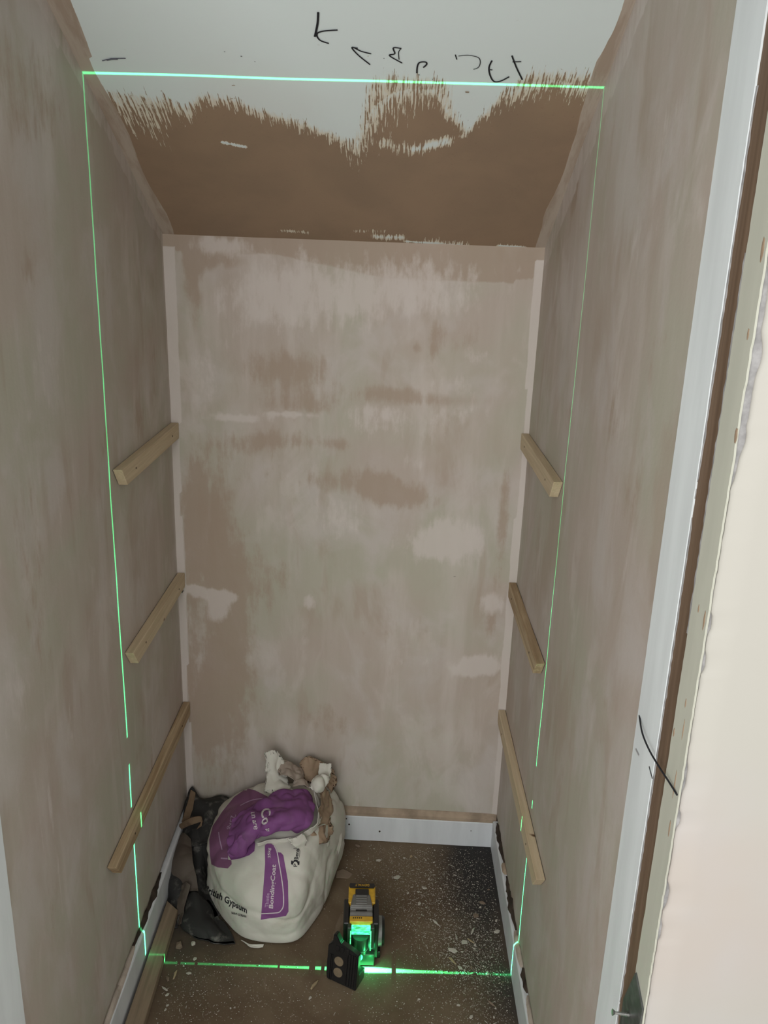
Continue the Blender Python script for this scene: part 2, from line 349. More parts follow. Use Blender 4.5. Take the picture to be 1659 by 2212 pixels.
# back wall: photo-read patches (x, z, rx, rz, amount)
def bw(u, v): p = at(u, v, -0.012); return p.x, p.z
def blobs(L): return [(*bw(u, v), ru/745, rv/690, a) for u, v, ru, rv, a in L]
BR = blobs([(415, 600, 18, 90, .8), (470, 560, 60, 18, .8), (440, 1130, 55, 150, .85), (500, 1370, 40, 120, .6), (620, 800, 90, 40, .75), (650, 880, 110, 22, .5), (830, 850, 70, 20, .6), (980, 865, 110, 16, .5),
            (770, 1040, 60, 30, .6), (840, 1060, 50, 28, .6), (900, 1080, 60, 30, .45), (560, 1250, 90, 90, .45), (700, 1560, 80, 50, .5), (480, 1480, 70, 110, .55), (450, 1600, 80, 90, .6), (1085, 1120, 14, 120, .7), (1060, 1340, 14, 60, .6),
            (820, 1350, 50, 60, .35), (540, 960, 60, 25, .45), (620, 950, 60, 20, .5), (730, 960, 30, 14, .6), (940, 730, 14, 30, .6), (900, 750, 10, 14, .6), (1000, 720, 60, 60, .35), (650, 1030, 90, 30, .35), (400, 1400, 30, 200, .4)])
PL = blobs([(470, 530, 60, 18, .7), (440, 800, 50, 90, .4), (700, 640, 160, 70, .5), (950, 620, 160, 60, .45), (470, 1290, 45, 12, .8), (470, 1320, 24, 30, .9), (415, 1275, 26, 10, .8), (520, 905, 60, 8, .7), (620, 895, 50, 6, .8),
            (860, 920, 130, 30, .45), (730, 1120, 60, 60, .55), (980, 1150, 80, 50, .6), (940, 1180, 70, 30, .5), (670, 1300, 18, 18, .7), (1060, 1300, 30, 25, .8), (1055, 1430, 40, 22, .8), (1010, 1440, 30, 20, .7), (960, 830, 60, 20, .5),
            (880, 1640, 90, 40, .3), (1020, 880, 70, 25, .4), (1030, 770, 40, 20, .4), (900, 1000, 50, 20, .4), (880, 1430, 120, 30, .3), (800, 880, 60, 20, .4), (560, 640, 80, 60, .35)])
DK = blobs([(890, 1752, 60, 2.6, 1.0), (960, 1752, 60, 3.2, 1.1), (1015, 1755, 40, 3.2, 1.1), (1063, 1768, 8, 4, 1), (988, 929, 6, 1.2, .8), (982, 1242, 8, 1.2, .7), (958, 1526, 10, 1.2, .8), (1063, 1432, 7, 2.5, .8), (392, 1281, 3.5, 4, 1.2)])
def back_marks(p):
    x, z = p.x, p.z
    ztop = zslope(x, -yb(x))
    band = 0.028 + (0.045 if 0.50 < x else 0.045*max(0, (x-0.25)/0.25)) * (1 if x < 0.8 else 0.8)
    r = 0.95*max(0, min(1, 1-((ztop-z)-band)/0.012)) if ztop-z < band+0.012 else 0
    for b in BR: r += b[4]*blob(x, z, *b[:4])
    g = 0
    for b in PL: g += b[4]*blob(x, z, *b[:4])
    wl = 0.026-0.008*max(0, min(1, (1.5-z)/0.6))+0.003*math.sin(z*11); wr = 0.842+0.004*math.sin(z*7)
    if z < ztop-0.03:
        if x < wl: g += 0.85; r = 0
        if x > wr: g += 0.85; r = 0
    if z < 0.22: r += 0.25*(1-(z-0.1)/0.12)
    k = sum(b[4]*blob(x, z, *b[:4]) for b in DK)
    return (min(r, 1), min(g, 1), min(k, 1))
def back_f(u, v):
    x = -0.02+u*(W+0.04); z0 = GAP-0.001; z1 = zslope(x, 0)+0.03
    z = z0+(z1-z0)*v
    edge = 0.0015*(max(0, 1-(x/0.024)) + max(0, 1-((W-x)/0.02)))
    return Vector((x, yb(x)-0.0015*nz3((x, 0, z), 4, 1)-0.0008*nz3((x, 0, z), 14, 2)-edge, z))
me = grid_mesh('wall_back', back_f, 150, 230); paint_marks(me, back_marks)
wb = link('wall_back', me, M_back, smooth=True); tag(wb, kind='structure')
s_ = wb.modifiers.new('depth', 'SOLIDIFY'); s_.thickness = 0.012; s_.offset = -1

def side_wall(name, x0, sgn, yend, marks):
    # sgn +1: left wall (solid to -x), -1: right wall
    def f(u, v):
        y = yend+(0.02-yend)*u; z0 = GAP+0.004*nz3((0, y, 0), 30, 3)+0.002*nz3((0, y, 0), 110, 4); z1 = max(zslope(x0, -y), 0)+0.04
        z = z0+(z1-z0)*v
        return Vector((x0+sgn*(0.0012*nz3((x0, y, z), 4, 5)+0.0005*nz3((x0, y, z), 13, 6)), y, z))
    me = grid_mesh(name, f, 170, 190); paint_marks(me, marks)
    if sgn < 0: me.flip_normals()
    o = link(name, me, M_side, smooth=True); tag(o, kind='structure')
    s = o.modifiers.new('depth', 'SOLIDIFY'); s.thickness = 0.010; s.offset = -1
    return o
def lw(u, v, x=0.0):
    d = pix(u, v); p = CAM+d*((x-CAM.x)/d.x); return p.y, p.z
def sblobs(L, x): return [(*lw(u, v, x), ry, rz, a) for u, v, ry, rz, a in L]
LB = sblobs([(300, 900, .05, .08, .6), (230, 620, .05, .2, .35), (330, 760, .04, .1, .4), (60, 1150, .1, .15, .4), (200, 1230, .04, .1, .35), (90, 1420, .05, .12, .35), (310, 1310, .05, .05, .35), (60, 200, .2, .1, .5), (330, 1650, .05, .1, .4), (60, 570, .04, .04, .6), (230, 960, .05, .04, .5), (120, 1980, .03, .1, .35)], 0)
LP = sblobs([(100, 820, .1, .12, .4), (40, 1500, .08, .08, .5), (150, 1560, .05, .1, .35), (240, 1500, .05, .1, .3), (290, 1350, .02, .05, .4), (130, 1150, .02, .1, .4), (110, 1750, .008, .1, .55), (130, 1900, .006, .1, .55), (90, 1800, .005, .1, .5), (170, 1830, .006, .12, .4)], 0)
RB = sblobs([(1255, 330, .03, .07, .7), (1240, 420, .03, .06, .6), (1330, 900, .06, .1, .4), (1370, 1100, .08, .12, .4), (1230, 900, .04, .08, .35), (1300, 1500, .1, .12, .3), (1190, 800, .03, .2, .35), (1420, 720, .05, .1, .35), (1350, 20, .04, .2, .5)], W)
RP = sblobs([(1290, 640, .05, .1, .3), (1440, 300, .1, .1, .4), (1370, 560, .06, .08, .35), (1350, 1230, .02, .08, .4), (1330, 1000, .02, .06, .35), (1210, 620, .012, .05, .4), (1310, 1700, .01, .08, .3), (1400, 880, .05, .06, .3)], W)
def wall_marks(B, Pp, x0, strip):
    def f(p):
        y, z = p.y, p.z
        r = sum(b[4]*blob(y, z, *b[:4]) for b in B); g = sum(b[4]*blob(y, z, *b[:4]) for b in Pp)
        zt = zslope(x0, -y)
        if zt-z < strip+0.004*math.sin(y*40): g += 0.55; r *= 0.3
        if -y < 0.012: g += 0.5
        if z < 0.16 and x0 == 0: g += 0.2
        return (min(r, 1), min(g, 1), 0)
    return f
side_wall('wall_left', 0.0, 1, -1.022, wall_marks(LB, LP, 0, 0.035))
side_wall('wall_right', W, -1, YJ, wall_marks(RB, RP, W, 0.06))

# sloping soffit
EDGE = [(-0.02, 0.424), (0.0304, 0.4206), (0.0762, 0.4151), (0.1237, 0.4139), (0.1495, 0.3902), (0.1813, 0.4216), (0.2362, 0.4186), (0.2799, 0.3938), (0.3267, 0.3794), (0.374, 0.3591), (0.4063, 0.3434), (0.4391, 0.3214), (0.4523, 0.3318), (0.4763, 0.4076), (0.5135, 0.4449), (0.5518, 0.4562), (0.5867, 0.4526), (0.6057, 0.413), (0.6288, 0.382), (0.6493, 0.3608), (0.6608, 0.3867), (0.6841, 0.4213), (0.6949, 0.4517), (0.7141, 0.4525), (0.7197, 0.4642), (0.7409, 0.4726), (0.7769, 0.4813), (0.8262, 0.4661), (0.9, 0.4765)]
SPREAD = [(-0.02, .04), (0.03, .13), (0.09, .14), (0.12, .06), (0.2, .035), (0.3, .03), (0.42, .045), (0.47, .13), (0.52, .10), (0.58, .06), (0.62, .03), (0.66, .03), (0.72, .06), (0.80, .05), (0.9, .02)]
def lerp(T, x):
    for (a, b), (c, d) in zip(T, T[1:]):
        if a <= x <= c: return b+(d-b)*(x-a)/(c-a)
    return T[0][1] if x < T[0][0] else T[-1][1]
def seg_d(px, pd, a, b):
    ax, ad = a; bx, bd = b; L2 = (bx-ax)**2+(bd-ad)**2; t = max(0, min(1, ((px-ax)*(bx-ax)+(pd-ad)*(bd-ad))/L2)); return math.hypot(px-ax-t*(bx-ax), pd-ad-t*(bd-ad))
def slope_marks(p):
    x = p.x; d = -p.y
    e = lerp(EDGE, x); s = lerp(SPREAD, x)
    k = d-e
    m = 0.62+min(0.6, k/0.05*0.5) if k > 0 else 0.62-0.42*min(1.6, -k/s)
    if k > 0: q_ = max(0, 1-((x-0.535)/0.10)**4); m = m*(1-q_)+q_*min(m, 0.52+max(0, d-0.46)*8)
    if k > 0: q_ = min(1, max(0, (x-0.69)/0.05)); m = m*(1-q_)+q_*min(m, 0.50+max(0, d-0.475)*8)
    for a, b, r, am in (((0.485, 0.330), (0.56, 0.307), .022, .50), ((0.555, 0.312), (0.612, 0.335), .018, .66), ((0.60, 0.33), (0.645, 0.352), .012, .5), ((0.198, .3112), (.2393, .3005), .0045, .95), ((0.23, .303), (.2393, .3010), .004, 1.0),
                        ((0.27, 0.038), (0.33, 0.036), .008, .5), ((0.48, 0.034), (0.54, 0.036), .014, .62), ((0.55, 0.022), (0.67, 0.018), .006, .75), ((0.60, 0.025), (0.68, 0.02), .02, .52), ((0.76, 0.022), (0.815, 0.020), .009, .85), ((0.44, .05), (.5, .055), .012, .40)):
        q = seg_d(x, d, a, b); m = max(m, am*math.exp(-(q/r)**2)+0.02)
    b = 0
    wl = 0.026+0.004*math.sin(d*23)+(0.006 if d > 0.5 else 0); wr = 0.838-0.004*math.sin(d*17)-0.006*nz3((0, d, 0), 12, 9)
    b = max(1-(x-wl)/0.006*0.5-0.5, 0) if x < wl+0.006 else 0
    b = max(b, min(1, max(0, (x-wr)/0.006*0.5+0.5)))
    return (min(1.4, max(0, m)), 0, min(1, b))
def slope_f(u, v):
    x = -0.02+u*(W+0.04); d = -0.02+v*1.10
    z = zslope(x, d)+0.001*nz3((x, d, 0), 5, 11)
    return Vector((x, -d, z))
me = grid_mesh('ceiling', slope_f, 200, 260); paint_marks(me, slope_marks)
ce = link('ceiling', me, M_slope, smooth=True); tag(ce, kind='structure')
s_ = ce.modifiers.new('depth', 'SOLIDIFY'); s_.thickness = 0.012; s_.offset = -1

# marker scribble on the soffit (strokes of the warning written by hand)
ST = [
[(0.3991, 0.5962), (0.3966, 0.577), (0.3905, 0.5531)], [(0.4262, 0.5661), (0.404, 0.5635), (0.394, 0.558), (0.3976, 0.5472), (0.411, 0.5414)],
[(0.4767, 0.5238), (0.461, 0.5283), (0.4489, 0.5351), (0.4478, 0.5321), (0.4572, 0.5198), (0.4747, 0.503)], [(0.4489, 0.5351), (0.4559, 0.5341)],
[(0.5238, 0.5354), (0.5116, 0.5361), (0.5139, 0.5252), (0.5057, 0.5213), (0.5261, 0.5076)], [(0.5238, 0.5354), (0.52, 0.5283), (0.521, 0.5143)],
[(0.5505, 0.4884), (0.5507, 0.5019), (0.5541, 0.5097), (0.5634, 0.5107), (0.5652, 0.5062), (0.5603, 0.5)],
[(0.6091, 0.5262), (0.6124, 0.5171)], [(0.6142, 0.5238), (0.63, 0.5257), (0.6458, 0.5218), (0.6501, 0.5127), (0.6483, 0.5032), (0.641, 0.4991)],
[(0.6681, 0.5169), (0.6654, 0.5037), (0.6692, 0.4885), (0.6774, 0.4762), (0.6884, 0.4774), (0.7006, 0.4864)], [(0.6676, 0.4992), (0.6714, 0.499)],
[(0.6979, 0.527), (0.7089, 0.5051), (0.7228, 0.4813)], [(0.7009, 0.5153), (0.7146, 0.5161)]]
WD = [.0017, .0013, .0012, .001, .0012, .0007, .0013, .0009, .0007, .0013, .001, .0013, .001]
for L, w in zip(ST, WD):
    bm = bmesh.new(); V = [Vector((x, -d, zslope(x, d)-0.0014)) for x, d in L]
    n = max(8, 5*len(V)); pts = [catmull(V, i/n) for i in range(n+1)]
    tube(bm, pts, w, 6, flat=(0, -0.5, -0.87)); obj('marker_stroke', bm, M_ink, ce)
for L in ([(0.0424, 0.4964), (0.0586, 0.5014), (0.0824, 0.5026)], [(0.0501, 0.4975), (0.0600, 0.4995), (0.0689, 0.5)]):
    bm = bmesh.new(); tube(bm, [Vector((x, -d, zslope(x, d)-0.0014)) for x, d in L], .0009, 6, flat=(0, -0.5, -0.87)); obj('pencil_mark', bm, M_pencil, ce)
for (x, d, r) in ((0.497, .515, .0011), (0.554, .4845, .0016), (0.577, .4765, .0012), (0.583, .472, .0012), (0.636, .452, .004), (0.245, .52, .0012), (.27, .512, .0016), (.29, .502, .001)):
    bm = bmesh.new(); bmesh.ops.create_icosphere(bm, subdivisions=1, radius=r)
    for v in bm.verts: v.co.z *= 0.25; v.co.x *= random.uniform(.8, 1.3)
    o = obj('speck', bm, M_ink if r < .003 else M_kraft, ce); o.location = (x, -d, zslope(x, d)-0.001)

# floor inside and out in the room
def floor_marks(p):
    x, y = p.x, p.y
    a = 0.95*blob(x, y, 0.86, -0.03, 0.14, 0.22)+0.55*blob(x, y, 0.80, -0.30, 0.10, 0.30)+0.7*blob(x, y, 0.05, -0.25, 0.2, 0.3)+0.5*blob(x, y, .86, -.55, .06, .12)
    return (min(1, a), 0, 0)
def floor_f(u, v): return Vector((-0.03+u*0.92, -1.3+v*1.33, 0.0004*nz3((u*5, v*8, 0), 5, 1)-0.0004))
me = grid_mesh('floor', floor_f, 110, 150); paint_marks(me, floor_marks)
fl = link('floor', me, M_floor, smooth=True); tag(fl, kind='structure'); s_ = fl.modifiers.new('depth', 'SOLIDIFY'); s_.thickness = 0.018; s_.offset = -1
bm = bmesh.new(); box(bm, -2.6, 3.4, -5.5, -1.3, -0.02, -0.0008)
t = NT('room_floor_boards'); t.color(t.mix(t.noise(t.co(), 3, 4, 0.6, 0.2, 0.3, 0.7), (0.50, 0.46, 0.41, 1), (0.60, 0.56, 0.50, 1)))
ro = obj('floor', bm, t.m); tag(ro, kind='structure')

# masonry behind the plaster, seen as dark gaps above the skirting
bm = bmesh.new(); box(bm, -0.14, -0.0095, -1.20, 0.02, 0, 2.4); o = obj('wall_left', bm, M_dark); tag(o, kind='structure')
bm = bmesh.new(); box(bm, W+0.0095, W+0.14, -1.20, 0.02, 0, 2.4); o = obj('wall_right', bm, M_dark); tag(o, kind='structure')
bm = bmesh.new(); prism(bm, [(-0.14, 0.0125, 0), (W+0.14, yb(W)+0.0125, 0), (W+0.14, 0.12, 0), (-0.14, 0.12, 0)], (0, 0, 2.4)); o = obj('wall_back', bm, M_dark); tag(o, kind='structure')
bm = bmesh.new(); box(bm, -0.14, W+0.14, -1.20, 0.12, 2.32, 2.4); box(bm, -0.002, W+0.002, -1.205, -1.06, 2.02, 2.32); o = obj('wall_front', bm, M_room); tag(o, kind='structure')

# ------------------------------------------------------------ skirting boards
def extrude_profile(bm, prof, p0, p1, inward):   # prof (t, z); p0,p1 wall line points, inward = direction into the room
    p0, p1, inn = Vector(p0), Vector(p1), Vector(inward)
    n = 24; rings = []
    for i in range(n+1):
        c = p0.lerp(p1, i/n); rings.append([bm.verts.new(c+inn*t+Vector((0, 0, z+0.0006*nz3(c, 20, int(t*999))))) for t, z in prof])
    m_ = len(prof)
    for a, b in zip(rings, rings[1:]):
        for k in range(m_): bm.faces.new((a[k], a[(k+1) % m_], b[(k+1) % m_], b[k]))
    bm.faces.new(rings[0]); bm.faces.new(rings[-1][::-1])
SK = [(-0.009, 0.0005), (0.010, 0.0005), (0.010, HS-0.004), (0.0085, HS-0.001), (0.006, HS), (-0.009, HS)]
SKB = [(-0.011, 0.0005), (0.009, 0.0005), (0.009, HS-0.012), (0.0075, HS-0.009), (-0.011, HS-0.008)]
bm = bmesh.new(); extrude_profile(bm, SKB, (0.0, 0, 0), (W, yb(W), 0), (0, -1, 0)); skb = obj('baseboard_back', bm, M_skirt); tag(skb, kind='structure')
bm = bmesh.new(); extrude_profile(bm, [(-0.011, HS-0.0078), (0.0095, HS-0.0078), (0.0085, HS+0.002), (0.004, HS+0.009), (0.001, HS+0.016), (-0.011, HS+0.016)], (0.0, 0, 0), (W, yb(W), 0), (0, -1, 0)); obj('filler_bead', bm, M_tanfill, skb)
bm = bmesh.new(); extrude_profile(bm, SK, (0, -1.03, 0), (0, -0.011, 0), (1, 0, 0)); skl = obj('baseboard_left', bm, M_skirt); tag(skl, kind='structure')
bm = bmesh.new(); extrude_profile(bm, SK, (W, -1.05, 0), (W, -0.036, 0), (-1, 0, 0)); skr = obj('baseboard_right', bm, M_skirt); tag(skr, kind='structure')
# nail holes and chips in the back skirting
for (u, v, r) in ((748, 1771, .0018), (754, 1783, .0025), (820, 1797, .0028), (1017, 1792, .0014)):
    p = at(u, v, yb(0.6)-0.0095); bm = bmesh.new(); cyl(bm, (p.x, yb(p.x)-0.0096, p.z), (0, 1, 0), r, 0.0006, 10); obj('nail_hole', bm, M_dark, skb)
def bead(par, sgn, x, y0, y1, mat, h=0.014, t=0.008):
    bm = bmesh.new(); n = 30; rings = []
    for i in range(n+1):
        y = y0+(y1-y0)*i/n; k = min(1, 4*min(i, n-i)/n)**0.5; e = 0.75+0.5*nz3((0, y, 0), 40, 8)
        rings.append([bm.verts.new((x+sgn*a*1.0, y, HS-0.001+b*k*e)) for a, b in ((-0.007, 0.0), (t*(0.6+0.4*k), 0.0), (t*0.6*k+0.0005, h*0.6), (0.0008, h), (-0.007, h))])
    for a, b in zip(rings, rings[1:]):
        for k in range(5): bm.faces.new((a[k], a[(k+1) % 5], b[(k+1) % 5], b[k]))
    bm.faces.new(rings[0]); bm.faces.new(rings[-1][::-1]); obj('filler_bead', bm, mat, par)
bead(skl, 1, 0, -1.02, -0.50, M_filler)
bead(skr, -1, W, -0.245, -0.20, M_tanfill, 0.013); bead(skr, -1, W, -0.535, -0.425, M_filler); bead(skr, -1, W, -1.04, -0.60, M_filler)
def gap_strip(par, sgn, x, y0, y1, h):  # solid dark strip standing in for the shaded gap between plaster and skirting
    bm = bmesh.new(); n = 24; rings = []
    for i in range(n+1):
        y = y0+(y1-y0)*i/n; k = min(1, 4*min(i, n-i)/n); e = 0.8+0.6*nz3((0, y, 0), 60, 8)
        rings.append([bm.verts.new((x+sgn*a, y, HS-0.001+b)) for a, b in ((-0.009, 0.0), (0.0075*k*e+0.001, 0.0005), (0.0075*k*e, 0.0022), (0.0016, h*k*e+0.002), (-0.009, h*k*e+0.002))])
    for a, b in zip(rings, rings[1:]):
        for k in range(5): bm.faces.new((a[k], a[(k+1) % 5], b[(k+1) % 5], b[k]))
    bm.faces.new(rings[0]); bm.faces.new(rings[-1][::-1]); obj('dark_gap_strip', bm, M_dark, par)
gap_strip(skr, -1, W, -0.20, -0.045, 0.022); gap_strip(skr, -1, W, -0.43, -0.25, 0.022); gap_strip(skr, -1, W, -0.60, -0.535, 0.020)
gap_strip(skl, 1, 0, -0.52, -0.28, 0.014)

# loose timber plank on the floor along the left skirting
bm = bmesh.new(); M_ = Matrix.Translation((0.0165, 0, 0)) @ Matrix.Rotation(0.0, 4, 'Z')
prism(bm, [(0.0165, -0.95, 0.001), (0.062, -0.98, 0.001), (0.050, -0.33, 0.001), (0.0165, -0.30, 0.001)], (0, 0, 0.021))
pl_ = obj('timber_plank', bm, M_plank); tag(pl_, 'rough timber plank lying on the floor along the left skirting board', 'plank')
b_ = pl_.modifiers.new('b', 'BEVEL'); b_.width = 0.0015; b_.segments = 2

# ------------------------------------------------------------ battens
def batten(side, ztop, ylen, label, mat, h=0.038, th=0.019):
    s = 1 if side == 'L' else -1; x0 = 0.0 if side == 'L' else W
    yend = 0.0 if side == 'L' else yb(W)
    y0 = yend-0.003; y1 = ylen
    root = empty('shelf_batten', (x0, (y0+y1)/2, ztop-h/2), label, 'batten', 'shelf battens on the left wall' if side == 'L' else 'shelf battens on the right wall')
    bm = bmesh.new()
    prof = [(y0, ztop), (y1, ztop), (y1+0.030, ztop-h), (y0-0.004, ztop-h), (y0, ztop-h+0.008)]
    a = [bm.verts.new((x0+s*0.001, y, z)) for y, z in prof]; b = [bm.verts.new((x0+s*th, y, z)) for y, z in prof]
    bm.faces.new(a); bm.faces.new(b[::-1])
    for i in range(5): bm.faces.new((a[i], b[i], b[(i+1) % 5], a[(i+1) % 5]))
    bmesh.ops.recalc_face_normals(bm, faces=bm.faces)
    bmesh.ops.bevel(bm, geom=[e for e in bm.edges], offset=0.0014, segments=2, affect='EDGES', profile=0.6)
    obj('rail', bm, mat, root)
    L = y0-y1
    for f in (0.14, 0.80):
        y = y0-L*f; bm = bmesh.new(); cyl(bm, (x0+s*(th-0.0004), y, ztop-h*0.5), (s, 0, 0), 0.0022, 0.0009, 12); obj('screw_head', bm, M_dark, root)
    return root
batten('L', 1.1664, -0.4516, 'pale pine batten screwed to the left wall, topmost of its three', M_pine)
batten('L', 0.7782, -0.4505, 'pale pine batten screwed to the left wall, middle one of the three', M_pine)
batten('L', 0.4070, -0.6402, 'long brown-stained pine batten low on the left wall above the dark cloth', M_pine_dark)
batten('R', 1.1751, -0.4610, 'pale pine batten screwed to the right wall, topmost of its three', M_pine)
batten('R', 0.7932, -0.4620, 'pine batten with brown stained top edge, middle one on the right wall', M_pine_dark)
batten('R', 0.4310, -0.6590, 'long pale pine batten low on the right wall near the floor', M_pine)

# ------------------------------------------------------------ door lining and the room wall beside it
def ragged_strip(name, x, y0, y1, z0, z1, thick, mat, parent, a0, a1, sgn=-1, n=420, seed=0, extra=None):
    bm = bmesh.new(); L = []
    for i in range(n+1):
        z = z0+(z1-z0)*i/n
        r0 = a0*(nz3((0, 0, z), 90, seed)*0.6+max(0, nz3((0, 0, z), 14, seed+1)-0.3)*2)
        r1 = a1*(nz3((0, 0, z), 90, seed+2)*0.6+max(0, nz3((0, 0, z), 14, seed+3)-0.3)*2)
        if extra: r1 += extra(z)
        L.append((z, y0+r0, y1-r1))
    A = [[bm.verts.new((xx, yy, z)) for xx, yy in ((x, a), (x+sgn*thick, a), (x+sgn*thick, b), (x, b))] for z, a, b in L]
    for a, b in zip(A, A[1:]):
        for k in range(4): bm.faces.new((a[k], a[(k+1) % 4], b[(k+1) % 4], b[k]))
    bm.faces.new(A[0]); bm.faces.new(A[-1][::-1])
    return obj(name, bm, mat, parent)
dl = empty('door_1', (W, YJ, 0), kind='structure')
bm = bmesh.new(); box(bm, W+0.0005, W+0.03, YF+0.008, YJ-0.001, 0, 2.02); obj('raw_wood_lining', bm, M_rawwood, dl)
ragged_strip('white_painted_board', W+0.001, -1.1300, YJ+0.001, 0, 2.02, 0.0026, M_white, dl, 0.0014, 0.0008, seed=3)
ragged_strip('sage_painted_rebate', W+0.001, -1.2155, -1.1700, 0, 2.02, 0.0022, M_sage, dl, 0.0030, 0.0020, seed=9)
ragged_strip('paint_residue', W+0.0008, -1.1330, -1.1290, 0.6, 1.75, 0.0012, M_grey, dl, 0.004, 0.0, seed=13)
ragged_strip('paint_residue', W+0.0008, -1.1700, -1.1650, 1.20, 1.60, 0.0012, M_grey, dl, 0.001, -0.004, seed=17)
# stray paint chips on the sage strip
for (y, z, a, b) in ((-1.207, 1.603, .003, .012), (-1.205, 1.527, .002, .006), (-1.214, 1.432, .003, .008), (-1.175, 1.081, .002, .006), (-1.19, 1.24, .0016, .005), (-1.209, 1.235, .002, .012), (-1.20, 1.03, .0014, .02), (-1.205, 0.975, .0018, .012), (-1.195, 1.13, .0014, .006), (-1.20, 1.10, .001, .014)):
    bm = bmesh.new(); bmesh.ops.create_icosphere(bm, subdivisions=2, radius=1)
    for v in bm.verts: v.co = Vector((v.co.x*0.0007, v.co.y*a*(1+0.4*nz3(v.co, 2, 1)), v.co.z*b*(1+0.4*nz3(v.co, 2, 2))))
    o = obj('paint_chip', bm, M_kraft, dl); o.location = (W-0.0012, y, z); o.matrix_parent_inverse = dl.matrix_basis.inverted()
dl2 = empty('door_2', (0, -1.02, 0), kind='structure')
bm = bmesh.new(); box(bm, -0.03, -0.0005, YF+0.002, -1.023, 0, 2.02); obj('raw_wood_lining', bm, M_rawwood, dl2)
ragged_strip('white_painted_board', -0.001, -1.130, -1.0215, 0, 2.02, 0.0026, M_white, dl2, 0.0014, 0.0010, sgn=1, seed=23)
ragged_strip('sage_painted_rebate', -0.001, -1.2155, -1.170, 0, 2.02, 0.0022, M_sage, dl2, 0.003, 0.002, sgn=1, seed=29)
bm = bmesh.new(); box(bm, -0.03, W+0.03, YF+0.002, -1.05, 2.02, 2.05); obj('head_lining', bm, M_white, dl)

# room wall either side of the opening
CH = [(1.54, .05, .006), (1.47, .06, .0075), (1.41, .03, .004), (1.235, .012, .003), (1.19, .012, .004), (1.05, .02, .003), (0.995, .012, .004), (0.89, .02, .005), (0.84, .015, .003)]
def room_edge(z):
    r = 0.002+0.0010*nz3((0, 0, z), 35, 31)+0.0007*nz3((0, 0, z), 130, 33)
    for c, h, a in CH:
        if abs(z-c) < h: r += a*(1-(abs(z-c)/h)**4)
    return r
bm = bmesh.new(); n = 500; rows = []
for i in range(n+1):
    z = 2.4*i/n; x = W+room_edge(z)*0.8
    rows.append([bm.verts.new(p) for p in ((x, YF+0.006, z), (x+0.0006, YF+0.0008, z), (x+0.003, YF-0.002, z), (x+0.03, YF-0.003-0.001*nz3((0, 0, z), 6, 3), z), (3.4, YF-0.003, z))])
for a, b in zip(rows, rows[1:]):
    for k in range(4): bm.faces.new((a[k], a[k+1], b[k+1], b[k]))
o = obj('wall_front', bm, M_room, smooth=True); tag(o, kind='structure')
s_ = o.modifiers.new('depth', 'SOLIDIFY'); s_.thickness = 0.006; s_.offset = -1
bm = bmesh.new(); box(bm, W+0.001, 3.4, YF+0.0035, YF+0.12, 0, 2.4); o = obj('wall_front', bm, M_grey); tag(o, kind='structure')
bm = bmesh.new(); box(bm, -2.6, -0.003, YF-0.003, YF+0.12, 0, 2.4); o = obj('wall_front', bm, M_room); tag(o, kind='structure')
bm = bmesh.new(); box(bm, -0.003, W+0.0012, YF-0.003, YF+0.012, 2.02, 2.4); o = obj('wall_front', bm, M_room); tag(o, kind='structure')

# wire across the lining
bm = bmesh.new(); V = [Vector(p) for p in ((0.8585, -1.056, 1.031), (0.853, -1.090, 1.0275), (0.852, -1.125, 1.0255), (0.853, -1.16, 1.0265), (0.855, -1.19, 1.0275), (0.858, -1.213, 1.0255))]
tube(bm, [catmull(V, i/24) for i in range(25)], 0.0011, 8)
tag(obj('wire', bm, M_ink, smooth=True), 'thin black wire slanting across the white and brown door lining', 'wire')

for pts in (((1402, 1656), (1405, 1668), (1409, 1682)), ((1373, 1618), (1380, 1632))):
    bm = bmesh.new(); L_ = []
    for u, v in pts:
        d = pix(u, v); q = CAM+d*((W-0.0022-CAM.x)/d.x); L_.append(q)
    tube(bm, L_, 0.0011 if pts[0][0] > 1390 else 0.0014, 6, flat=(-1, 0, 0)); obj('scuff_mark', bm, M_ink if pts[0][0] > 1390 else M_grey, dl)
# hinge plate and screw
hg = empty('hinge_plate', (W, -1.19, 0.69), 'dark metal hinge plate with a protruding screw at the foot of the door lining', 'hinge')
bm = bmesh.new(); prism(bm, [(W-0.0016, -1.176, 0.738), (W-0.0016, -1.215, 0.722), (W-0.0016, -1.2145, 0.62), (W-0.0016, -1.150, 0.62), (W-0.0016, -1.150, 0.668)], (-0.002, 0, 0)); obj('plate', bm, M_hinge, hg)
bm = bmesh.new(); cyl(bm, (W-0.003, -1.178, 0.672), (-1, 0.05, 0.1), 0.0018, 0.020, 12)
for i in range(7): cyl(bm, Vector((W-0.004, -1.178, 0.672))+Vector((-1, 0.05, 0.1))*(0.0022*i), (-1, 0.05, 0.1), 0.0024, 0.0007, 12)
cyl(bm, (W-0.022, -1.177, 0.674), (-1, 0.05, 0.1), 0.0022, 0.003, 16, 0.0042); obj('screw', bm, M_steel, hg)
bm = bmesh.new(); cyl(bm, (W-0.0036, -1.195, 0.66), (-1, 0, 0), 0.005, 0.0008, 16); obj('screw_hole', bm, M_dark, hg)

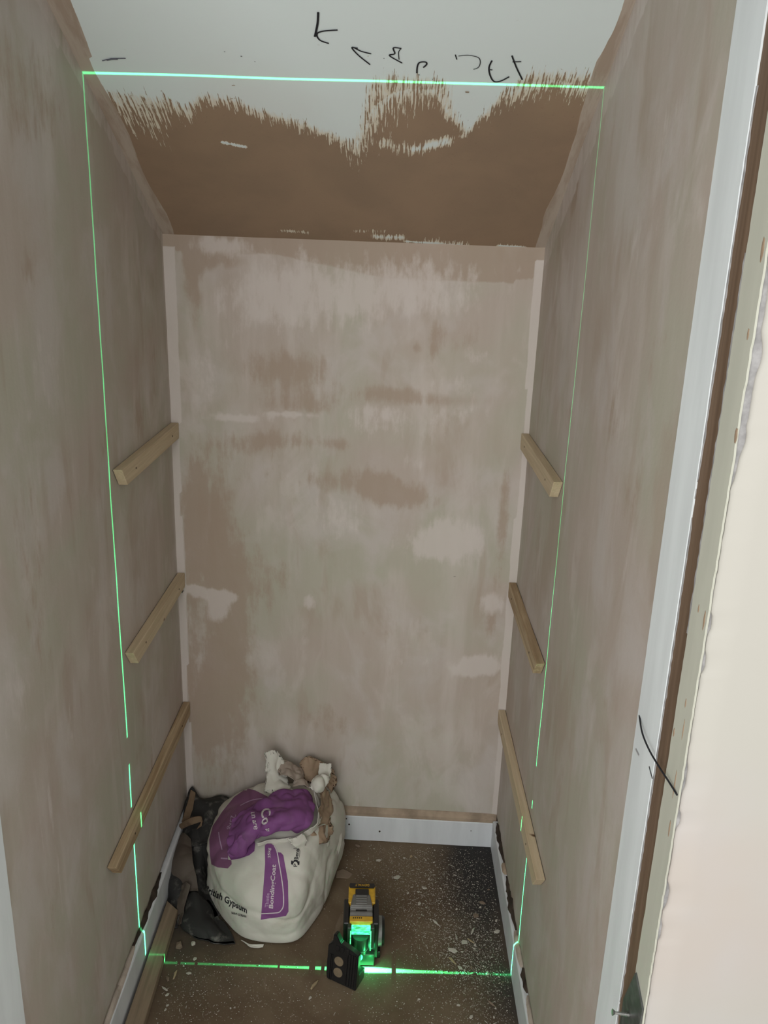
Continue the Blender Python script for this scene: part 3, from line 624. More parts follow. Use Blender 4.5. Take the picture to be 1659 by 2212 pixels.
# ------------------------------------------------------------ plaster sack
sack = empty('plaster_sack', (0.265, -0.22, 0), 'crumpled white and purple plaster sack with torn open top', 'sack')
FOOT = [(0.115, -0.265), (0.160, -0.335), (0.217, -0.392), (0.290, -0.408), (0.352, -0.396), (0.392, -0.325), (0.412, -0.250), (0.432, -0.130), (0.425, -0.055), (0.340, -0.040), (0.200, -0.040), (0.115, -0.085), (0.098, -0.190)]
def closed_cat(P, t):
    n = len(P); x = (t % 1)*n; i = int(x); f = x-i; p = [Vector(P[(i+j) % n]) for j in (-1, 0, 1, 2)]
    return 0.5*((2*p[1]) + (p[2]-p[0])*f + (2*p[0]-5*p[1]+4*p[2]-p[3])*f*f + (3*p[1]-p[0]-3*p[2]+p[3])*f**3)
#        z      scale  shift x  shift y
LEV = [(0.002, 0.96, 0.000, 0.002), (0.010, 1.0, 0.0, 0.0), (0.045, 1.03, 0.000, 0.002), (0.085, 1.04, 0.000, 0.010), (0.125, 1.02, 0.000, 0.020), (0.160, 0.90, 0.012, 0.030), (0.188, 0.77, 0.022, 0.040), (0.204, 0.60, 0.025, 0.052), (0.216, 0.44, 0.012, 0.062), (0.220, 0.2, 0.012, 0.07), (0.221, 0.02, 0.012, 0.07)]
FC = Vector((0.265, -0.22))
def sack_f(u, v):
    L = [Vector(l) for l in LEV]; l = catmull(L, v) if v < 1 else L[-1]
    q = closed_cat(FOOT, u)-FC; p = Vector((FC.x+l[2]+q.x*l[1], FC.y+l[3]+q.y*l[1], max(l[0], 0.002)))
    n = Vector((q.x, q.y, 0.02)).normalized(); k = min(1, p.z/0.03)
    a = 0.010*nz3(p, 7, 2)-0.020*(crease(p, 8, 1)-0.4)+0.003*nz3(p, 22, 4)-0.0035*(crease(p, 21, 6)-0.4)-0.0015*(crease(p, 50, 8)-0.4)-0.004*max(0, 1-abs(nz3(p, 6, 12))*12)
    p += n*a*k
    p.y = min(p.y, -0.04); p.z = max(p.z, 0.001); return p
me = grid_mesh('sack_body', sack_f, 230, 130); bm = bmesh.new(); bm.from_mesh(me); bmesh.ops.remove_doubles(bm, verts=bm.verts, dist=0.0003)
bottom = [v for v in bm.verts if v.co.z < 0.006 and any(e.is_boundary for e in v.link_edges)]
es = [e for e in bm.edges if e.is_boundary]
bmesh.ops.holes_fill(bm, edges=es, sides=0)
bmesh.ops.recalc_face_normals(bm, faces=bm.faces)
bvh = BVHTree.FromBMesh(bm); body = obj('sack_body', bm, M_bag, sack, True)
def on_sack(u, v, off=0.0008, tree=None):
    d = pix(u, v).normalized(); hit, n, i, dist = (tree or bvh).ray_cast(CAM, d)
    if hit is None: return None
    if n.dot(d) > 0: n = -n
    return hit+n*off
def quad_map(Q):  # unit square -> pixel quad (bilinear), Q = [00, 10, 11, 01]
    def f(a, b): return tuple((1-a)*(1-b)*Q[0][i]+a*(1-b)*Q[1][i]+a*b*Q[2][i]+(1-a)*b*Q[3][i] for i in (0, 1))
    return f
def poly_print(name, poly, mat, off=0.0008, step=3.0, parent=sack, tree=None):
    """print a flat colour panel, outline given in photo pixels, onto the sack surface"""
    xs = [p[0] for p in poly]; ys = [p[1] for p in poly]
    cu = bmesh.new(); vs = [cu.verts.new((x, -y, 0)) for x, y in poly]; cu.faces.new(vs)
    for ax, lo_, hi_ in ((0, min(xs), max(xs)), (1, -max(ys), -min(ys))):
        t_ = lo_+step
        while t_ < hi_:
            co = Vector((t_, 0, 0)) if ax == 0 else Vector((0, t_, 0)); no = Vector((1, 0, 0)) if ax == 0 else Vector((0, 1, 0))
            bmesh.ops.bisect_plane(cu, geom=cu.verts[:]+cu.edges[:]+cu.faces[:], plane_co=co, plane_no=no); t_ += step
    bad = []
    for v in cu.verts:
        h = on_sack(v.co.x, -v.co.y, off, tree)
        if h is None: bad.append(v)
        else: v.co = h
    bmesh.ops.delete(cu, geom=bad, context='VERTS')
    long_ = [e for e in cu.edges if e.calc_length() > 0.03]; bmesh.ops.delete(cu, geom=long_, context='EDGES')
    return obj(name, cu, mat, parent, True)
def text_mesh(s, bold=0.0):
    c = bpy.data.curves.new('lettering', 'FONT'); c.body = s; c.resolution_u = 3; c.offset = bold; c.align_x = 'LEFT'
    o = bpy.data.objects.new('lettering', c); COL.objects.link(o); dg = bpy.context.evaluated_depsgraph_get()
    me = bpy.data.meshes.new_from_object(o.evaluated_get(dg)); bpy.data.objects.remove(o); bpy.data.curves.remove(c)
    xs = [v.co.x for v in me.vertices]; ys = [v.co.y for v in me.vertices]; return me, min(xs), max(xs), min(ys), max(ys)
def text_print(s, Q, mat, bold=0.015, off=0.0014, name='printed_lettering', tree=None, parent=sack):
    """Q: pixel corners of the text block: bottom-left, bottom-right, top-right, top-left"""
    me, x0, x1, y0, y1 = text_mesh(s, bold); f = quad_map(Q)
    bm = bmesh.new(); bm.from_mesh(me); bmesh.ops.triangulate(bm, faces=bm.faces)
    bmesh.ops.subdivide_edges(bm, edges=[e for e in bm.edges if e.calc_length() > 0.25], cuts=1)
    bad = []
    for v in bm.verts:
        u_, v_ = f((v.co.x-x0)/(x1-x0), (v.co.y-y0)/(y1-y0)); h = on_sack(u_, v_, off, tree)
        if h is None: bad.append(v)
        else: v.co = h
    bmesh.ops.delete(bm, geom=bad, context='VERTS')
    return obj(name, bm, mat, parent)
def C1(x, y): return (330+x*0.27125, 1600+y*0.27119)
# front panel with the product name
poly_print('printed_panel', [C1(*p) for p in ((893, 835), (910, 822), (945, 822), (968, 840), (992, 890), (1020, 893), (1040, 915), (1076, 1120), (1080, 1360), (1060, 1395), (860, 1425), (866, 1366), (888, 1080), (895, 980))], M_purple)
def line_print(pts, w, mat, off=0.0016, name='printed_line', tree=None):
    V = [Vector((a, b, 0)) for a, b in pts]; n = 8*len(V); P2 = [catmull(V, i/n) for i in range(n+1)]; bm = bmesh.new(); prev = None
    for i, p in enumerate(P2):
        d = (P2[min(i+1, n)]-P2[max(i-1, 0)]).normalized(); s = Vector((-d.y, d.x, 0))*w/2
        a, b = on_sack(p.x+s.x, p.y+s.y, off, tree), on_sack(p.x-s.x, p.y-s.y, off, tree)
        if a is None or b is None: prev = None; continue
        cur = (bm.verts.new(a), bm.verts.new(b))
        if prev: bm.faces.new((prev[0], cur[0], cur[1], prev[1]))
        prev = cur
    return obj(name, bm, mat, sack)
line_print([C1(*p) for p in ((968, 840), (990, 890), (1010, 1000), (1035, 1170), (1040, 1300), (1020, 1350), (985, 1368), (866, 1374))], 2.2, M_print)
text_print('BondingCoat', [C1(*p) for p in ((968, 1338), (992, 990), (945, 985), (925, 1330))], M_print, 0.02)
text_print('Thistle', [C1(*p) for p in ((922, 1325), (930, 1215), (905, 1215), (893, 1325))], M_print_pale)
text_print('25kg', [C1(*p) for p in ((944, 935), (944, 858), (915, 855), (918, 935))], M_print)
text_print('British Gypsum', [C1(*p) for p in ((405, 1215), (752, 1392), (752, 1325), (432, 1150))], M_ink, 0.02)
text_print('SAINT-GOBAIN', [C1(*p) for p in ((630, 1378), (747, 1408), (747, 1390), (630, 1360))], M_ink)
text_print('Benis', [C1(*p) for p in ((1153, 945), (1168, 862), (1142, 856), (1124, 945))], M_ink, 0.02)
poly_print('printed_mark', [C1(*p) for p in ((1102, 955), (1120, 962), (1124, 950), (1153, 952), (1156, 962), (1168, 962), (1166, 990), (1150, 990), (1142, 1010), (1125, 1010), (1112, 985), (1102, 985))], M_ink, 0.0012)
cx_, cy_ = C1(1135, 990)
poly_print('printed_mark_disc', [(cx_+5*math.cos(i*math.pi/8), cy_+7*math.sin(i*math.pi/8)) for i in range(16)], M_bag, 0.0016)
text_print('P', [C1(*p) for p in ((1150, 1003), (1150, 980), (1122, 980), (1122, 1003))], M_ink, 0.01, 0.002)
line_print([C1(*p) for p in ((1120, 862), (1166, 874), (1168, 905), (1160, 950))], 0.8, M_ink)

# dusty purple print on the sack's left shoulder, then the folded purple upper sack
poly_print('printed_panel', [C1(*p) for p in ((470, 985), (456, 900), (452, 790), (480, 680), (560, 560), (650, 450), (750, 380), (820, 400), (900, 440), (960, 470), (820, 600), (700, 700), (610, 800), (600, 950), (628, 955), (630, 985), (600, 1018), (520, 1010))], M_purple_dull, 0.0010)
flap_net = [
 [(500, 1768, -0.231), (545, 1735, -0.191), (590, 1714, -0.166), (640, 1706, -0.151), (676, 1714, -0.146)],
 [(488, 1805, -0.281), (530, 1765, -0.261), (585, 1738, -0.231), (640, 1728, -0.211), (678, 1738, -0.196)],
 [(488, 1835, -0.304), (520, 1798, -0.308), (580, 1772, -0.301), (640, 1758, -0.278), (679, 1762, -0.251)],
 [(490, 1850, -0.308), (520, 1825, -0.316), (575, 1802, -0.314), (632, 1788, -0.301), (668, 1784, -0.278)],
 [(498, 1856, -0.304), (530, 1848, -0.308), (553, 1822, -0.301), (600, 1800, -0.286), (640, 1798, -0.266)]]
flap = net_sheet('folded_upper_sack', flap_net, M_purple, sack, 100, 80, 0.013, 19, 5, 0.002)
dg = bpy.context.evaluated_depsgraph_get(); fb = bmesh.new(); fb.from_mesh(flap.data); fbvh = BVHTree.FromBMesh(fb); fb.free()
poly_print('printed_panel', [C1(*p) for p in ((598, 900), (625, 952), (700, 940), (770, 915), (812, 880), (818, 820), (800, 780), (720, 800), (610, 820))], M_purple, 0.0014)
text_print('Co', [C1(*p) for p in ((862, 555), (870, 680), (945, 650), (940, 535))], M_print, 0.02, 0.0022, tree=fbvh)
text_print('at', [C1(*p) for p in ((895, 700), (912, 720), (935, 722), (930, 690))], M_print, 0.02, 0.0022, tree=fbvh)
text_print('un are', [C1(*p) for p in ((780, 575), (808, 705), (835, 700), (812, 575))], M_print, 0.01, 0.0022, tree=fbvh)
text_print('25kg', [C1(*p) for p in ((612, 600), (590, 705), (640, 715), (668, 590))], M_print_pale, 0.01)
line_print([C1(*p) for p in ((528, 730), (535, 780), (555, 870))], 2.2, M_print_pale)
line_print([C1(*p) for p in ((545, 938), (600, 942))], 3, M_print_pale)
line_print([C1(*p) for p in ((700, 520), (780, 480), (860, 466), (930, 462))], 1.8, M_print_pale)

# white hem around the fold and the torn white/kraft paper of the mouth
net_sheet('white_paper_hem', [
 [(676, 1706, -0.141), (684, 1735, -0.181), (690, 1765, -0.221), (672, 1790, -0.261), (640, 1806, -0.278), (600, 1814, -0.296), (556, 1820, -0.308)],
 [(690, 1716, -0.131), (694, 1740, -0.171), (692, 1775, -0.216), (668, 1800, -0.256), (640, 1812, -0.278), (600, 1820, -0.292), (556, 1826, -0.306)]], M_bag, sack, 70, 12, 0.004, 40, 7, 0.003)
net_sheet('torn_white_paper', [
 [(572, 1626, -.085), (590, 1620, -.080), (603, 1626, -.078), (612, 1640, -.075)],
 [(578, 1650, -.100), (592, 1655, -.100), (604, 1662, -.096), (620, 1668, -.090)],
 [(575, 1680, -.120), (592, 1682, -.120), (610, 1685, -.120), (624, 1688, -.115)],
 [(570, 1712, -.150), (590, 1714, -.155), (612, 1712, -.160), (634, 1710, -.150)]], M_bag, sack, 40, 40, 0.006, 26, 11, 0.0014, 0.22)
net_sheet('torn_white_paper', [
 [(570, 1627, -.082), (578, 1624, -.080), (586, 1622, -.080)],
 [(574, 1642, -.090), (580, 1645, -.090), (588, 1648, -.090)],
 [(573, 1668, -.105), (577, 1668, -.105), (582, 1668, -.105)]], M_bag, sack, 20, 30, 0.005, 40, 12, 0.0014, 0.22)
net_sheet('torn_kraft_paper', [
 [(596, 1634, -.070), (615, 1642, -.068), (640, 1650, -.066), (655, 1660, -.064)],
 [(600, 1655, -.095), (622, 1662, -.100), (645, 1672, -.100), (662, 1682, -.095)],
 [(604, 1672, -.120), (628, 1682, -.125), (650, 1695, -.125), (668, 1702, -.120)]], M_kraft_pale, sack, 40, 36, 0.010, 26, 13, 0.0014, 0.22)
net_sheet('torn_kraft_paper', [
 [(650, 1650, -.050), (664, 1633, -.045), (684, 1640, -.045), (700, 1648, -.048), (722, 1662, -.055)],
 [(652, 1668, -.070), (668, 1662, -.062), (686, 1670, -.062), (706, 1680, -.066), (728, 1692, -.070)],
 [(656, 1690, -.095), (672, 1690, -.085), (688, 1694, -.085), (704, 1700, -.085), (712, 1712, -.085)]], M_kraft, sack, 44, 36, 0.010, 24, 14, 0.0014, 0.22)
net_sheet('torn_white_paper', [
 [(690, 1648, -.090), (702, 1648, -.090), (716, 1649, -.088)],
 [(688, 1665, -.105), (702, 1668, -.108), (716, 1670, -.105)],
 [(686, 1676, -.118), (700, 1680, -.124), (713, 1682, -.120)]], M_bag, sack, 20, 20, 0.004, 36, 15, 0.0014, 0.22)
net_sheet('torn_white_paper', [
 [(684, 1674, -.130), (698, 1672, -.132), (712, 1680, -.124)],
 [(674, 1690, -.145), (690, 1692, -.155), (706, 1694, -.140)],
 [(668, 1702, -.155), (684, 1712, -.165), (694, 1712, -.155)]], M_bag, sack, 24, 24, 0.006, 36, 16, 0.0020, 0.22)
net_sheet('torn_kraft_paper', [
 [(700, 1700, -0.132), (712, 1712, -0.122), (716, 1740, -0.122), (712, 1765, -0.132)],
 [(692, 1716, -0.172), (702, 1735, -0.172), (706, 1765, -0.172), (700, 1790, -0.182)],
 [(690, 1740, -0.202), (696, 1765, -0.212), (694, 1790, -0.222), (676, 1806, -0.237)]], M_kraft, sack, 36, 36, 0.010, 24, 17, 0.0014, 0.22)
net_sheet('torn_kraft_paper', [
 [(714, 1765, -0.162), (700, 1782, -0.202), (676, 1792, -0.237), (650, 1806, -0.267)],
 [(716, 1795, -0.182), (704, 1805, -0.222), (680, 1812, -0.257), (652, 1822, -0.282)],
 [(712, 1815, -0.207), (698, 1822, -0.247), (676, 1826, -0.274), (648, 1832, -0.294)]], M_kraft, sack, 40, 30, 0.010, 26, 19, 0.0014, 0.22)
net_sheet('torn_white_paper', [
 [(652, 1800, -0.284), (640, 1808, -0.294), (620, 1812, -0.304)],
 [(662, 1812, -0.287), (648, 1820, -0.298), (628, 1822, -0.308)],
 [(656, 1832, -0.290), (644, 1832, -0.300), (632, 1828, -0.310)]], M_bag, sack, 24, 20, 0.006, 34, 20, 0.0018, 0.22)
net_sheet('torn_white_paper', [
 [(712, 1818, -0.212), (690, 1828, -0.252), (664, 1834, -0.284)],
 [(708, 1828, -0.218), (688, 1836, -0.258), (664, 1842, -0.288)]], M_bag, sack, 30, 10, 0.004, 34, 21, 0.0018, 0.22)
net_sheet('torn_paper_piece', [
 [(632, 1700, -.140), (652, 1696, -.138), (668, 1702, -.136)],
 [(634, 1688, -.120), (650, 1682, -.118), (664, 1686, -.116)]], M_kraft_pale, sack, 20, 12, 0.004, 34, 22, 0.0016, 0.08)
net_sheet('sack_foot_fold', [
 [(520, 2040, -.398), (540, 2040, -.410), (570, 2040, -.412)], [(528, 2048, -.405), (542, 2051, -.418), (568, 2046, -.418)]], M_bag, sack, 24, 8, 0.002, 40, 23, 0.002)
# second sack layer at the right: the ribbed paper edge
net_sheet('ribbed_side_paper', [
 [(716, 1770, -.095), (728, 1782, -.110), (739, 1800, -.120)],
 [(716, 1800, -.140), (729, 1812, -.150), (738, 1822, -.150)],
 [(712, 1835, -.175), (724, 1845, -.180), (730, 1850, -.175)]], M_bag, sack, 30, 40, 0.002, 30, 24, 0.002, 0, 0.0018)

# ------------------------------------------------------------ dark cloth heap left of the sack
heap = empty('crumpled_work_clothes', (0.07, -0.25, 0), 'heap of dusty dark crumpled cloth between left wall and plaster sack', 'cloth')
net_sheet('dark_upper_cloth', [
 [(404, 1712, -.020), (416, 1698, -.020), (440, 1722, -.020), (480, 1716, -.022), (500, 1724, -.030)],
 [(395, 1745, -.050), (418, 1735, -.060), (450, 1738, -.060), (482, 1735, -.060), (505, 1745, -.065)],
 [(388, 1785, -.085), (415, 1785, -.11), (450, 1775, -.11), (480, 1770, -.11), (500, 1775, -.11)],
 [(380, 1830, -.13), (412, 1830, -.16), (445, 1820, -.16), (462, 1815, -.15), (478, 1815, -.14)]], M_cloth, heap, 80, 80, 0.011, 11, 31, 0.003)
net_sheet('dark_back_cloth', [
 [(415, 1790, -.12), (440, 1780, -.12), (470, 1790, -.12)],
 [(410, 1860, -.19), (435, 1850, -.18), (458, 1850, -.16)],
 [(412, 1930, -.27), (430, 1925, -.26), (450, 1920, -.22)],
 [(430, 1975, -.34), (450, 1985, -.34), (476, 1985, -.32)]], M_cloth, heap, 70, 80, 0.009, 12, 32, 0.003)
net_sheet('tan_band', [
 [(412, 1706, -.028), (422, 1712, -.034)], [(403, 1745, -.060), (416, 1748, -.068)], [(386, 1790, -.098), (398, 1796, -.104)]], M_strap, heap, 10, 30, 0.003, 30, 33, 0.004)
net_sheet('tan_band', [
 [(386, 1782, -.104), (388, 1794, -.108)], [(408, 1768, -.125), (412, 1782, -.129)], [(434, 1764, -.125), (436, 1776, -.129)], [(436, 1784, -.132), (424, 1792, -.134)]], M_strap, heap, 10, 40, 0.003, 30, 34, 0.004)
net_sheet('brown_cloth', [
 [(382, 1796, -.100), (398, 1800, -.130), (412, 1812, -.150)],
 [(356, 1848, -.165), (388, 1845, -.200), (416, 1850, -.210)],
 [(366, 1880, -.200), (394, 1882, -.235), (424, 1890, -.240)],
 [(390, 1925, -.250), (404, 1925, -.270), (428, 1925, -.270)]], M_cloth_b, heap, 70, 80, 0.009, 12, 35, 0.003)
net_sheet('dark_front_leg', [
 [(398, 1935, -.280), (420, 1925, -.290), (440, 1935, -.280), (455, 1948, -.270)],
 [(390, 1965, -.320), (420, 1960, -.335), (448, 1968, -.335), (474, 1985, -.320)],
 [(388, 1990, -.350), (420, 2000, -.380), (455, 2010, -.390), (498, 2020, -.375)],
 [(386, 2012, -.360), (420, 2030, -.395), (460, 2050, -.412), (508, 2046, -.408)],
 [(392, 2024, -.350), (420, 2042, -.385), (460, 2058, -.408), (505, 2056, -.402)]], M_cloth, heap, 100, 100, 0.012, 11, 36, 0.003)
net_sheet('dusty_side_cloth', [
 [(352, 1882, -.170), (366, 1872, -.200), (382, 1880, -.220), (392, 1892, -.230)],
 [(345, 1920, -.225), (364, 1915, -.255), (384, 1920, -.270), (396, 1930, -.275)],
 [(350, 1955, -.275), (366, 1955, -.300), (382, 1960, -.310), (392, 1965, -.315)],
 [(362, 1990, -.330), (370, 1992, -.340), (380, 1990, -.345), (386, 1985, -.345)],
 [(368, 2016, -.355), (373, 2018, -.360), (379, 2012, -.365), (386, 2006, -.365)]], M_cloth, heap, 80, 100, 0.012, 14, 37, 0.003)
net_sheet('cloth_fold', [
 [(388, 1915, -.262), (400, 1905, -.275), (412, 1912, -.280)], [(386, 1950, -.300), (394, 1955, -.312), (400, 1955, -.315)], [(384, 1995, -.350), (388, 1998, -.358), (392, 1995, -.362)]], M_cloth_b, heap, 24, 40, 0.006, 26, 38, 0.003)
bm = bmesh.new(); tube(bm, [at(372, 2030, -.37), at(369, 2055, -.40), at(366, 2080, -.455), at(365, 2088, -.468)], 0.0016, 6); obj('cord', bm, M_cloth_b, heap)

# ------------------------------------------------------------ laser level
lv = empty('laser_level', (0.50, -0.42, 0), 'yellow and black laser level with glowing green window on the floor', 'laser level')
RL = Matrix.Translation((0.4995, -0.40, 0)) @ Matrix.Rotation(math.radians(1.5), 4, 'Z')
def lbox(name, x0, x1, y0, y1, z0, z1, mat, bevel=0.003, par=lv, M=None):
    bm = bmesh.new(); box(bm, x0, x1, y0, y1, z0, z1, RL if M is None else RL @ M, bevel, 3); return obj(name, bm, mat, par, False)
# local frame: x right, y to the back wall, z up; origin under the body
bat = lbox('battery', -0.030, 0.034, 0.012, 0.072, 0.045, 0.116, M_yel, 0.006)
bm = bmesh.new(); box(bm, -0.027, 0.031, 0.066, 0.0735, 0.108, 0.1185, RL, 0.003, 2)
prism(bm, [RL @ Vector(p) for p in ((-0.026, 0.058, 0.1165), (0.030, 0.058, 0.1165), (0.033, 0.0635, 0.1165), (0.031, 0.0725, 0.1165), (-0.027, 0.0725, 0.1165), (-0.029, 0.0635, 0.1165))], (0, 0, 0.0024)); obj('badge_panel', bm, M_blk, bat)
# upside-down maker's name on the badge
me, x0, x1, y0, y1 = text_mesh('DEWALT', 0.01); bm = bmesh.new(); bm.from_mesh(me)
for v in bm.verts:
    a = (v.co.x-x0)/(x1-x0); b = (v.co.y-y0)/(y1-y0); v.co = RL @ Vector((0.019-a*0.034, 0.0695-b*0.0075, 0.1193))
obj('maker_lettering', bm, M_yel, bat)
lbox('battery_latch', -0.014, 0.018, 0.030, 0.052, 0.112, 0.1215, M_blk, 0.003, bat)
lbox('side_frame', -0.040, -0.026, -0.048, 0.030, 0.012, 0.112, M_blk, 0.006)
lbox('side_frame', 0.028, 0.042, -0.048, 0.030, 0.012, 0.112, M_blk, 0.006)
body_ = lbox('body', -0.028, 0.030, -0.048, 0.020, 0.006, 0.104, M_grn, 0.005)
# stepped grey rubber top
bm = bmesh.new()
prof = [(0.040, 0.112), (0.036, 0.1195), (-0.004, 0.1215), (-0.008, 0.1150), (-0.016, 0.1150), (-0.021, 0.1200), (-0.030, 0.1155), (-0.032, 0.100), (0.040, 0.098)]
wd = lambda y: 0.019+0.007*min(1, max(0, (0.040-y)/0.030))
A = [bm.verts.new(RL @ Vector((0.001-wd(y), y, z))) for y, z in prof]; B = [bm.verts.new(RL @ Vector((0.001+wd(y), y, z))) for y, z in prof]
bm.faces.new(A); bm.faces.new(B[::-1])
for i in range(len(prof)): bm.faces.new((A[i], B[i], B[(i+1) % len(prof)], A[(i+1) % len(prof)]))
bmesh.ops.recalc_face_normals(bm, faces=bm.faces); bmesh.ops.bevel(bm, geom=bm.edges[:], offset=0.0018, segments=2, affect='EDGES')
gt = obj('rubber_top', bm, M_rub, lv)
for i in range(4): lbox('rib', -0.012, 0.014, 0.0025+i*0.0078, 0.0055+i*0.0078, 0.1195, 0.1228, M_rub, 0.0010, gt)
lbox('dark_slot', -0.012, 0.014, -0.0155, -0.0085, 0.112, 0.1160, M_blk, 0.001, gt)
lbox('yellow_band', -0.0255, 0.0275, -0.046, -0.030, 0.085, 0.1165, M_yel, 0.0025)
bm = bmesh.new(); 
for i in range(5): box(bm, -0.018+i*0.0045, -0.0155+i*0.0045, -0.038, -0.034, 0.1166, 0.1169, RL)
obj('small_print', bm, M_blk, lv)
# angled laser window between black cheeks, glowing from inside
win = lbox('laser_window', -0.0205, 0.0225, -0.054, -0.044, 0.085, 0.106, M_glow, 0.002, lv, Matrix.Translation((0, 0, 0)))
lbox('window_ledge', -0.012, 0.014, -0.0565, -0.050, 0.100, 0.106, M_glow2, 0.001, win)
lbox('window_cheek', -0.030, -0.0205, -0.060, -0.030, 0.050, 0.110, M_grn, 0.003)
lbox('window_cheek', 0.0225, 0.032, -0.060, -0.030, 0.050, 0.110, M_grn, 0.003)
for x in (-0.0225, 0.0235):
    bm = bmesh.new(); tube(bm, [RL @ Vector((x, -0.0605, 0.102)), RL @ Vector((x, -0.0615, 0.085)), RL @ Vector((x*1.0, -0.061, 0.066 if x < 0 else 0.048))], 0.0011, 8); obj('glowing_edge', bm, M_glow2, lv)
bm = bmesh.new(); cyl(bm, (0.001, -0.046, 0.034), (0, 0, 1), 0.017, 0.044, 28, 0.019, RL); obj('lens_barrel', bm, M_grn, lv, False)
bm = bmesh.new(); cyl(bm, (0.001, -0.046, 0.044), (0, 0, 1), 0.0185, 0.0015, 28, None, RL); obj('barrel_ring', bm, M_rub, lv, False)
lbox('lower_housing', -0.024, 0.034, -0.060, -0.010, 0.002, 0.034, M_grn, 0.004)
bm = bmesh.new(); cyl(bm, (-0.002, -0.0615, 0.030), (0, -0.6, 0.5), 0.009, 0.006, 24, 0.007, RL); obj('lower_lens', bm, M_glow, lv)
# round grey side lens with black rim
bm = bmesh.new(); cyl(bm, (0.040, -0.012, 0.058), (1, 0, 0), 0.034, 0.010, 40, 0.033, RL); obj('side_lens', bm, M_clear, lv, False)
bm = bmesh.new(); cyl(bm, (0.050, -0.012, 0.058), (1, 0, 0), 0.0345, 0.006, 40, 0.030, RL); obj('side_lens_rim', bm, M_blk, lv, False)
lbox('foot', 0.034, 0.048, -0.036, -0.016, 0.0005, 0.020, M_blk, 0.003)
lbox('foot', -0.034, -0.022, -0.02, 0.0, 0.0005, 0.016, M_blk, 0.003)
# magnetic bracket standing in front, turned to the left
RB_ = Matrix.Translation((0.4615, -0.515, 0.0)) @ Matrix.Rotation(math.radians(-24), 4, 'Z') @ Matrix.Rotation(math.radians(-8), 4, 'X')
bm = bmesh.new()
P_ = [(-0.037, 0.004), (0.036, 0.0), (0.036, 0.088), (0.020, 0.094), (-0.010, 0.102), (-0.022, 0.120), (-0.029, 0.118), (-0.030, 0.098), (-0.040, 0.088), (-0.040, 0.020)]
prism(bm, [(x, 0, z) for x, z in P_], (0, 0.016, 0), RB_)
bmesh.ops.recalc_face_normals(bm, faces=bm.faces); bmesh.ops.bevel(bm, geom=bm.edges[:], offset=0.0016, segments=2, affect='EDGES')
brk = obj('bracket', bm, M_blk, lv); brk['label'] = 'black bracket with two round magnets'
for z in (0.030, 0.058):
    bm = bmesh.new(); cyl(bm, (-0.010, -0.0012, z), (0, 1, 0), 0.0112, 0.002, 32, None, RB_); obj('magnet', bm, M_mag, brk)
for x, w in ((0.010, .0015), (0.016, .0025), (0.023, .0015), (0.029, .002), (-0.031, .0012), (-0.027, .0012)):
    bm = bmesh.new(); box(bm, x-w, x+w, -0.0028, 0.001, 0.006, 0.086 if x > 0 else 0.07, RB_, 0.0008, 2); obj('bracket_rib', bm, M_blk, brk)
for x in (-0.016, -0.004, 0.009):
    bm = bmesh.new(); box(bm, x-0.004, x+0.004, -0.0022, 0.001, 0.083, 0.095, RB_, 0.0012, 2); obj('bracket_lug', bm, M_blk, brk)
bm = bmesh.new(); box(bm, 0.024, 0.036, 0.014, 0.045, 0.002, 0.030, RB_, 0.002, 2); obj('bracket_arm', bm, M_grn, brk)
# green glow that leaks from the windows
def glow(name, loc, e, r=0.004):
    l = bpy.data.lights.new(name, 'POINT'); l.energy = e; l.color = (0.06, 1.0, 0.32); l.shadow_soft_size = r
    o = bpy.data.objects.new(name, l); COL.objects.link(o); o.location = loc; return o
glow('laser_glow', (0.500, -0.474, 0.095), 0.012)
glow('laser_glow', (0.526, -0.4680, 0.030), 0.018)

# ------------------------------------------------------------ debris
def chip_mesh(i, kind):
    rnd = random.Random(100+i); bm = bmesh.new(); n = rnd.choice((5, 6, 7)); pts = []
    ax = {'flake': (1, 0.7), 'sliver': (1, 0.22), 'lump': (1, 0.85)}[kind]
    for k in range(n):
        t = 2*math.pi*k/n+rnd.uniform(-.3, .3); r = rnd.uniform(.7, 1.1); pts.append((ax[0]*r*math.cos(t), ax[1]*r*math.sin(t)))
    h = {'flake': 0.22, 'sliver': 0.2, 'lump': 0.6}[kind]
    a = [bm.verts.new((x, y, rnd.uniform(0, .08))) for x, y in pts]; b = [bm.verts.new((x*.85+rnd.uniform(-.06, .06), y*.85, h+rnd.uniform(-.3, .3)*h)) for x, y in pts]
    bm.faces.new(a[::-1]); c = bm.verts.new((0, 0, h*1.15))
    for k in range(n):
        bm.faces.new((a[k], a[(k+1) % n], b[(k+1) % n], b[k])); bm.faces.new((b[k], b[(k+1) % n], c))
    me = bpy.data.meshes.new('chip'); bmesh.ops.recalc_face_normals(bm, faces=bm.faces); bm.to_mesh(me); bm.free(); return me
CM = {k: [chip_mesh(i+j*20, k) for i in range(5)] for j, k in enumerate(('flake', 'sliver', 'lump'))}
def onfloor(u, v): d = pix(u, v); return CAM+d*(-CAM.z/d.z)
MATC = {}
def chip(kind, x, y, size, rot, mat, label, name, cat, group=None, tilt=0.0, i=0, sy=1.0):
    key = (kind, i % 5, mat.name)
    if key not in MATC:
        me = CM[kind][i % 5].copy(); me.materials.append(mat); MATC[key] = me
    o = bpy.data.objects.new(name, MATC[key]); COL.objects.link(o); o.location = (x, y, 0.0004+abs(tilt)*size*0.5); o.scale = (size, size*sy, size)
    o.rotation_euler = (tilt, tilt*.5, rot); return tag(o, label, cat, group)
def C7(x, y): return (660+x*0.3255, 1740+y*0.3255)
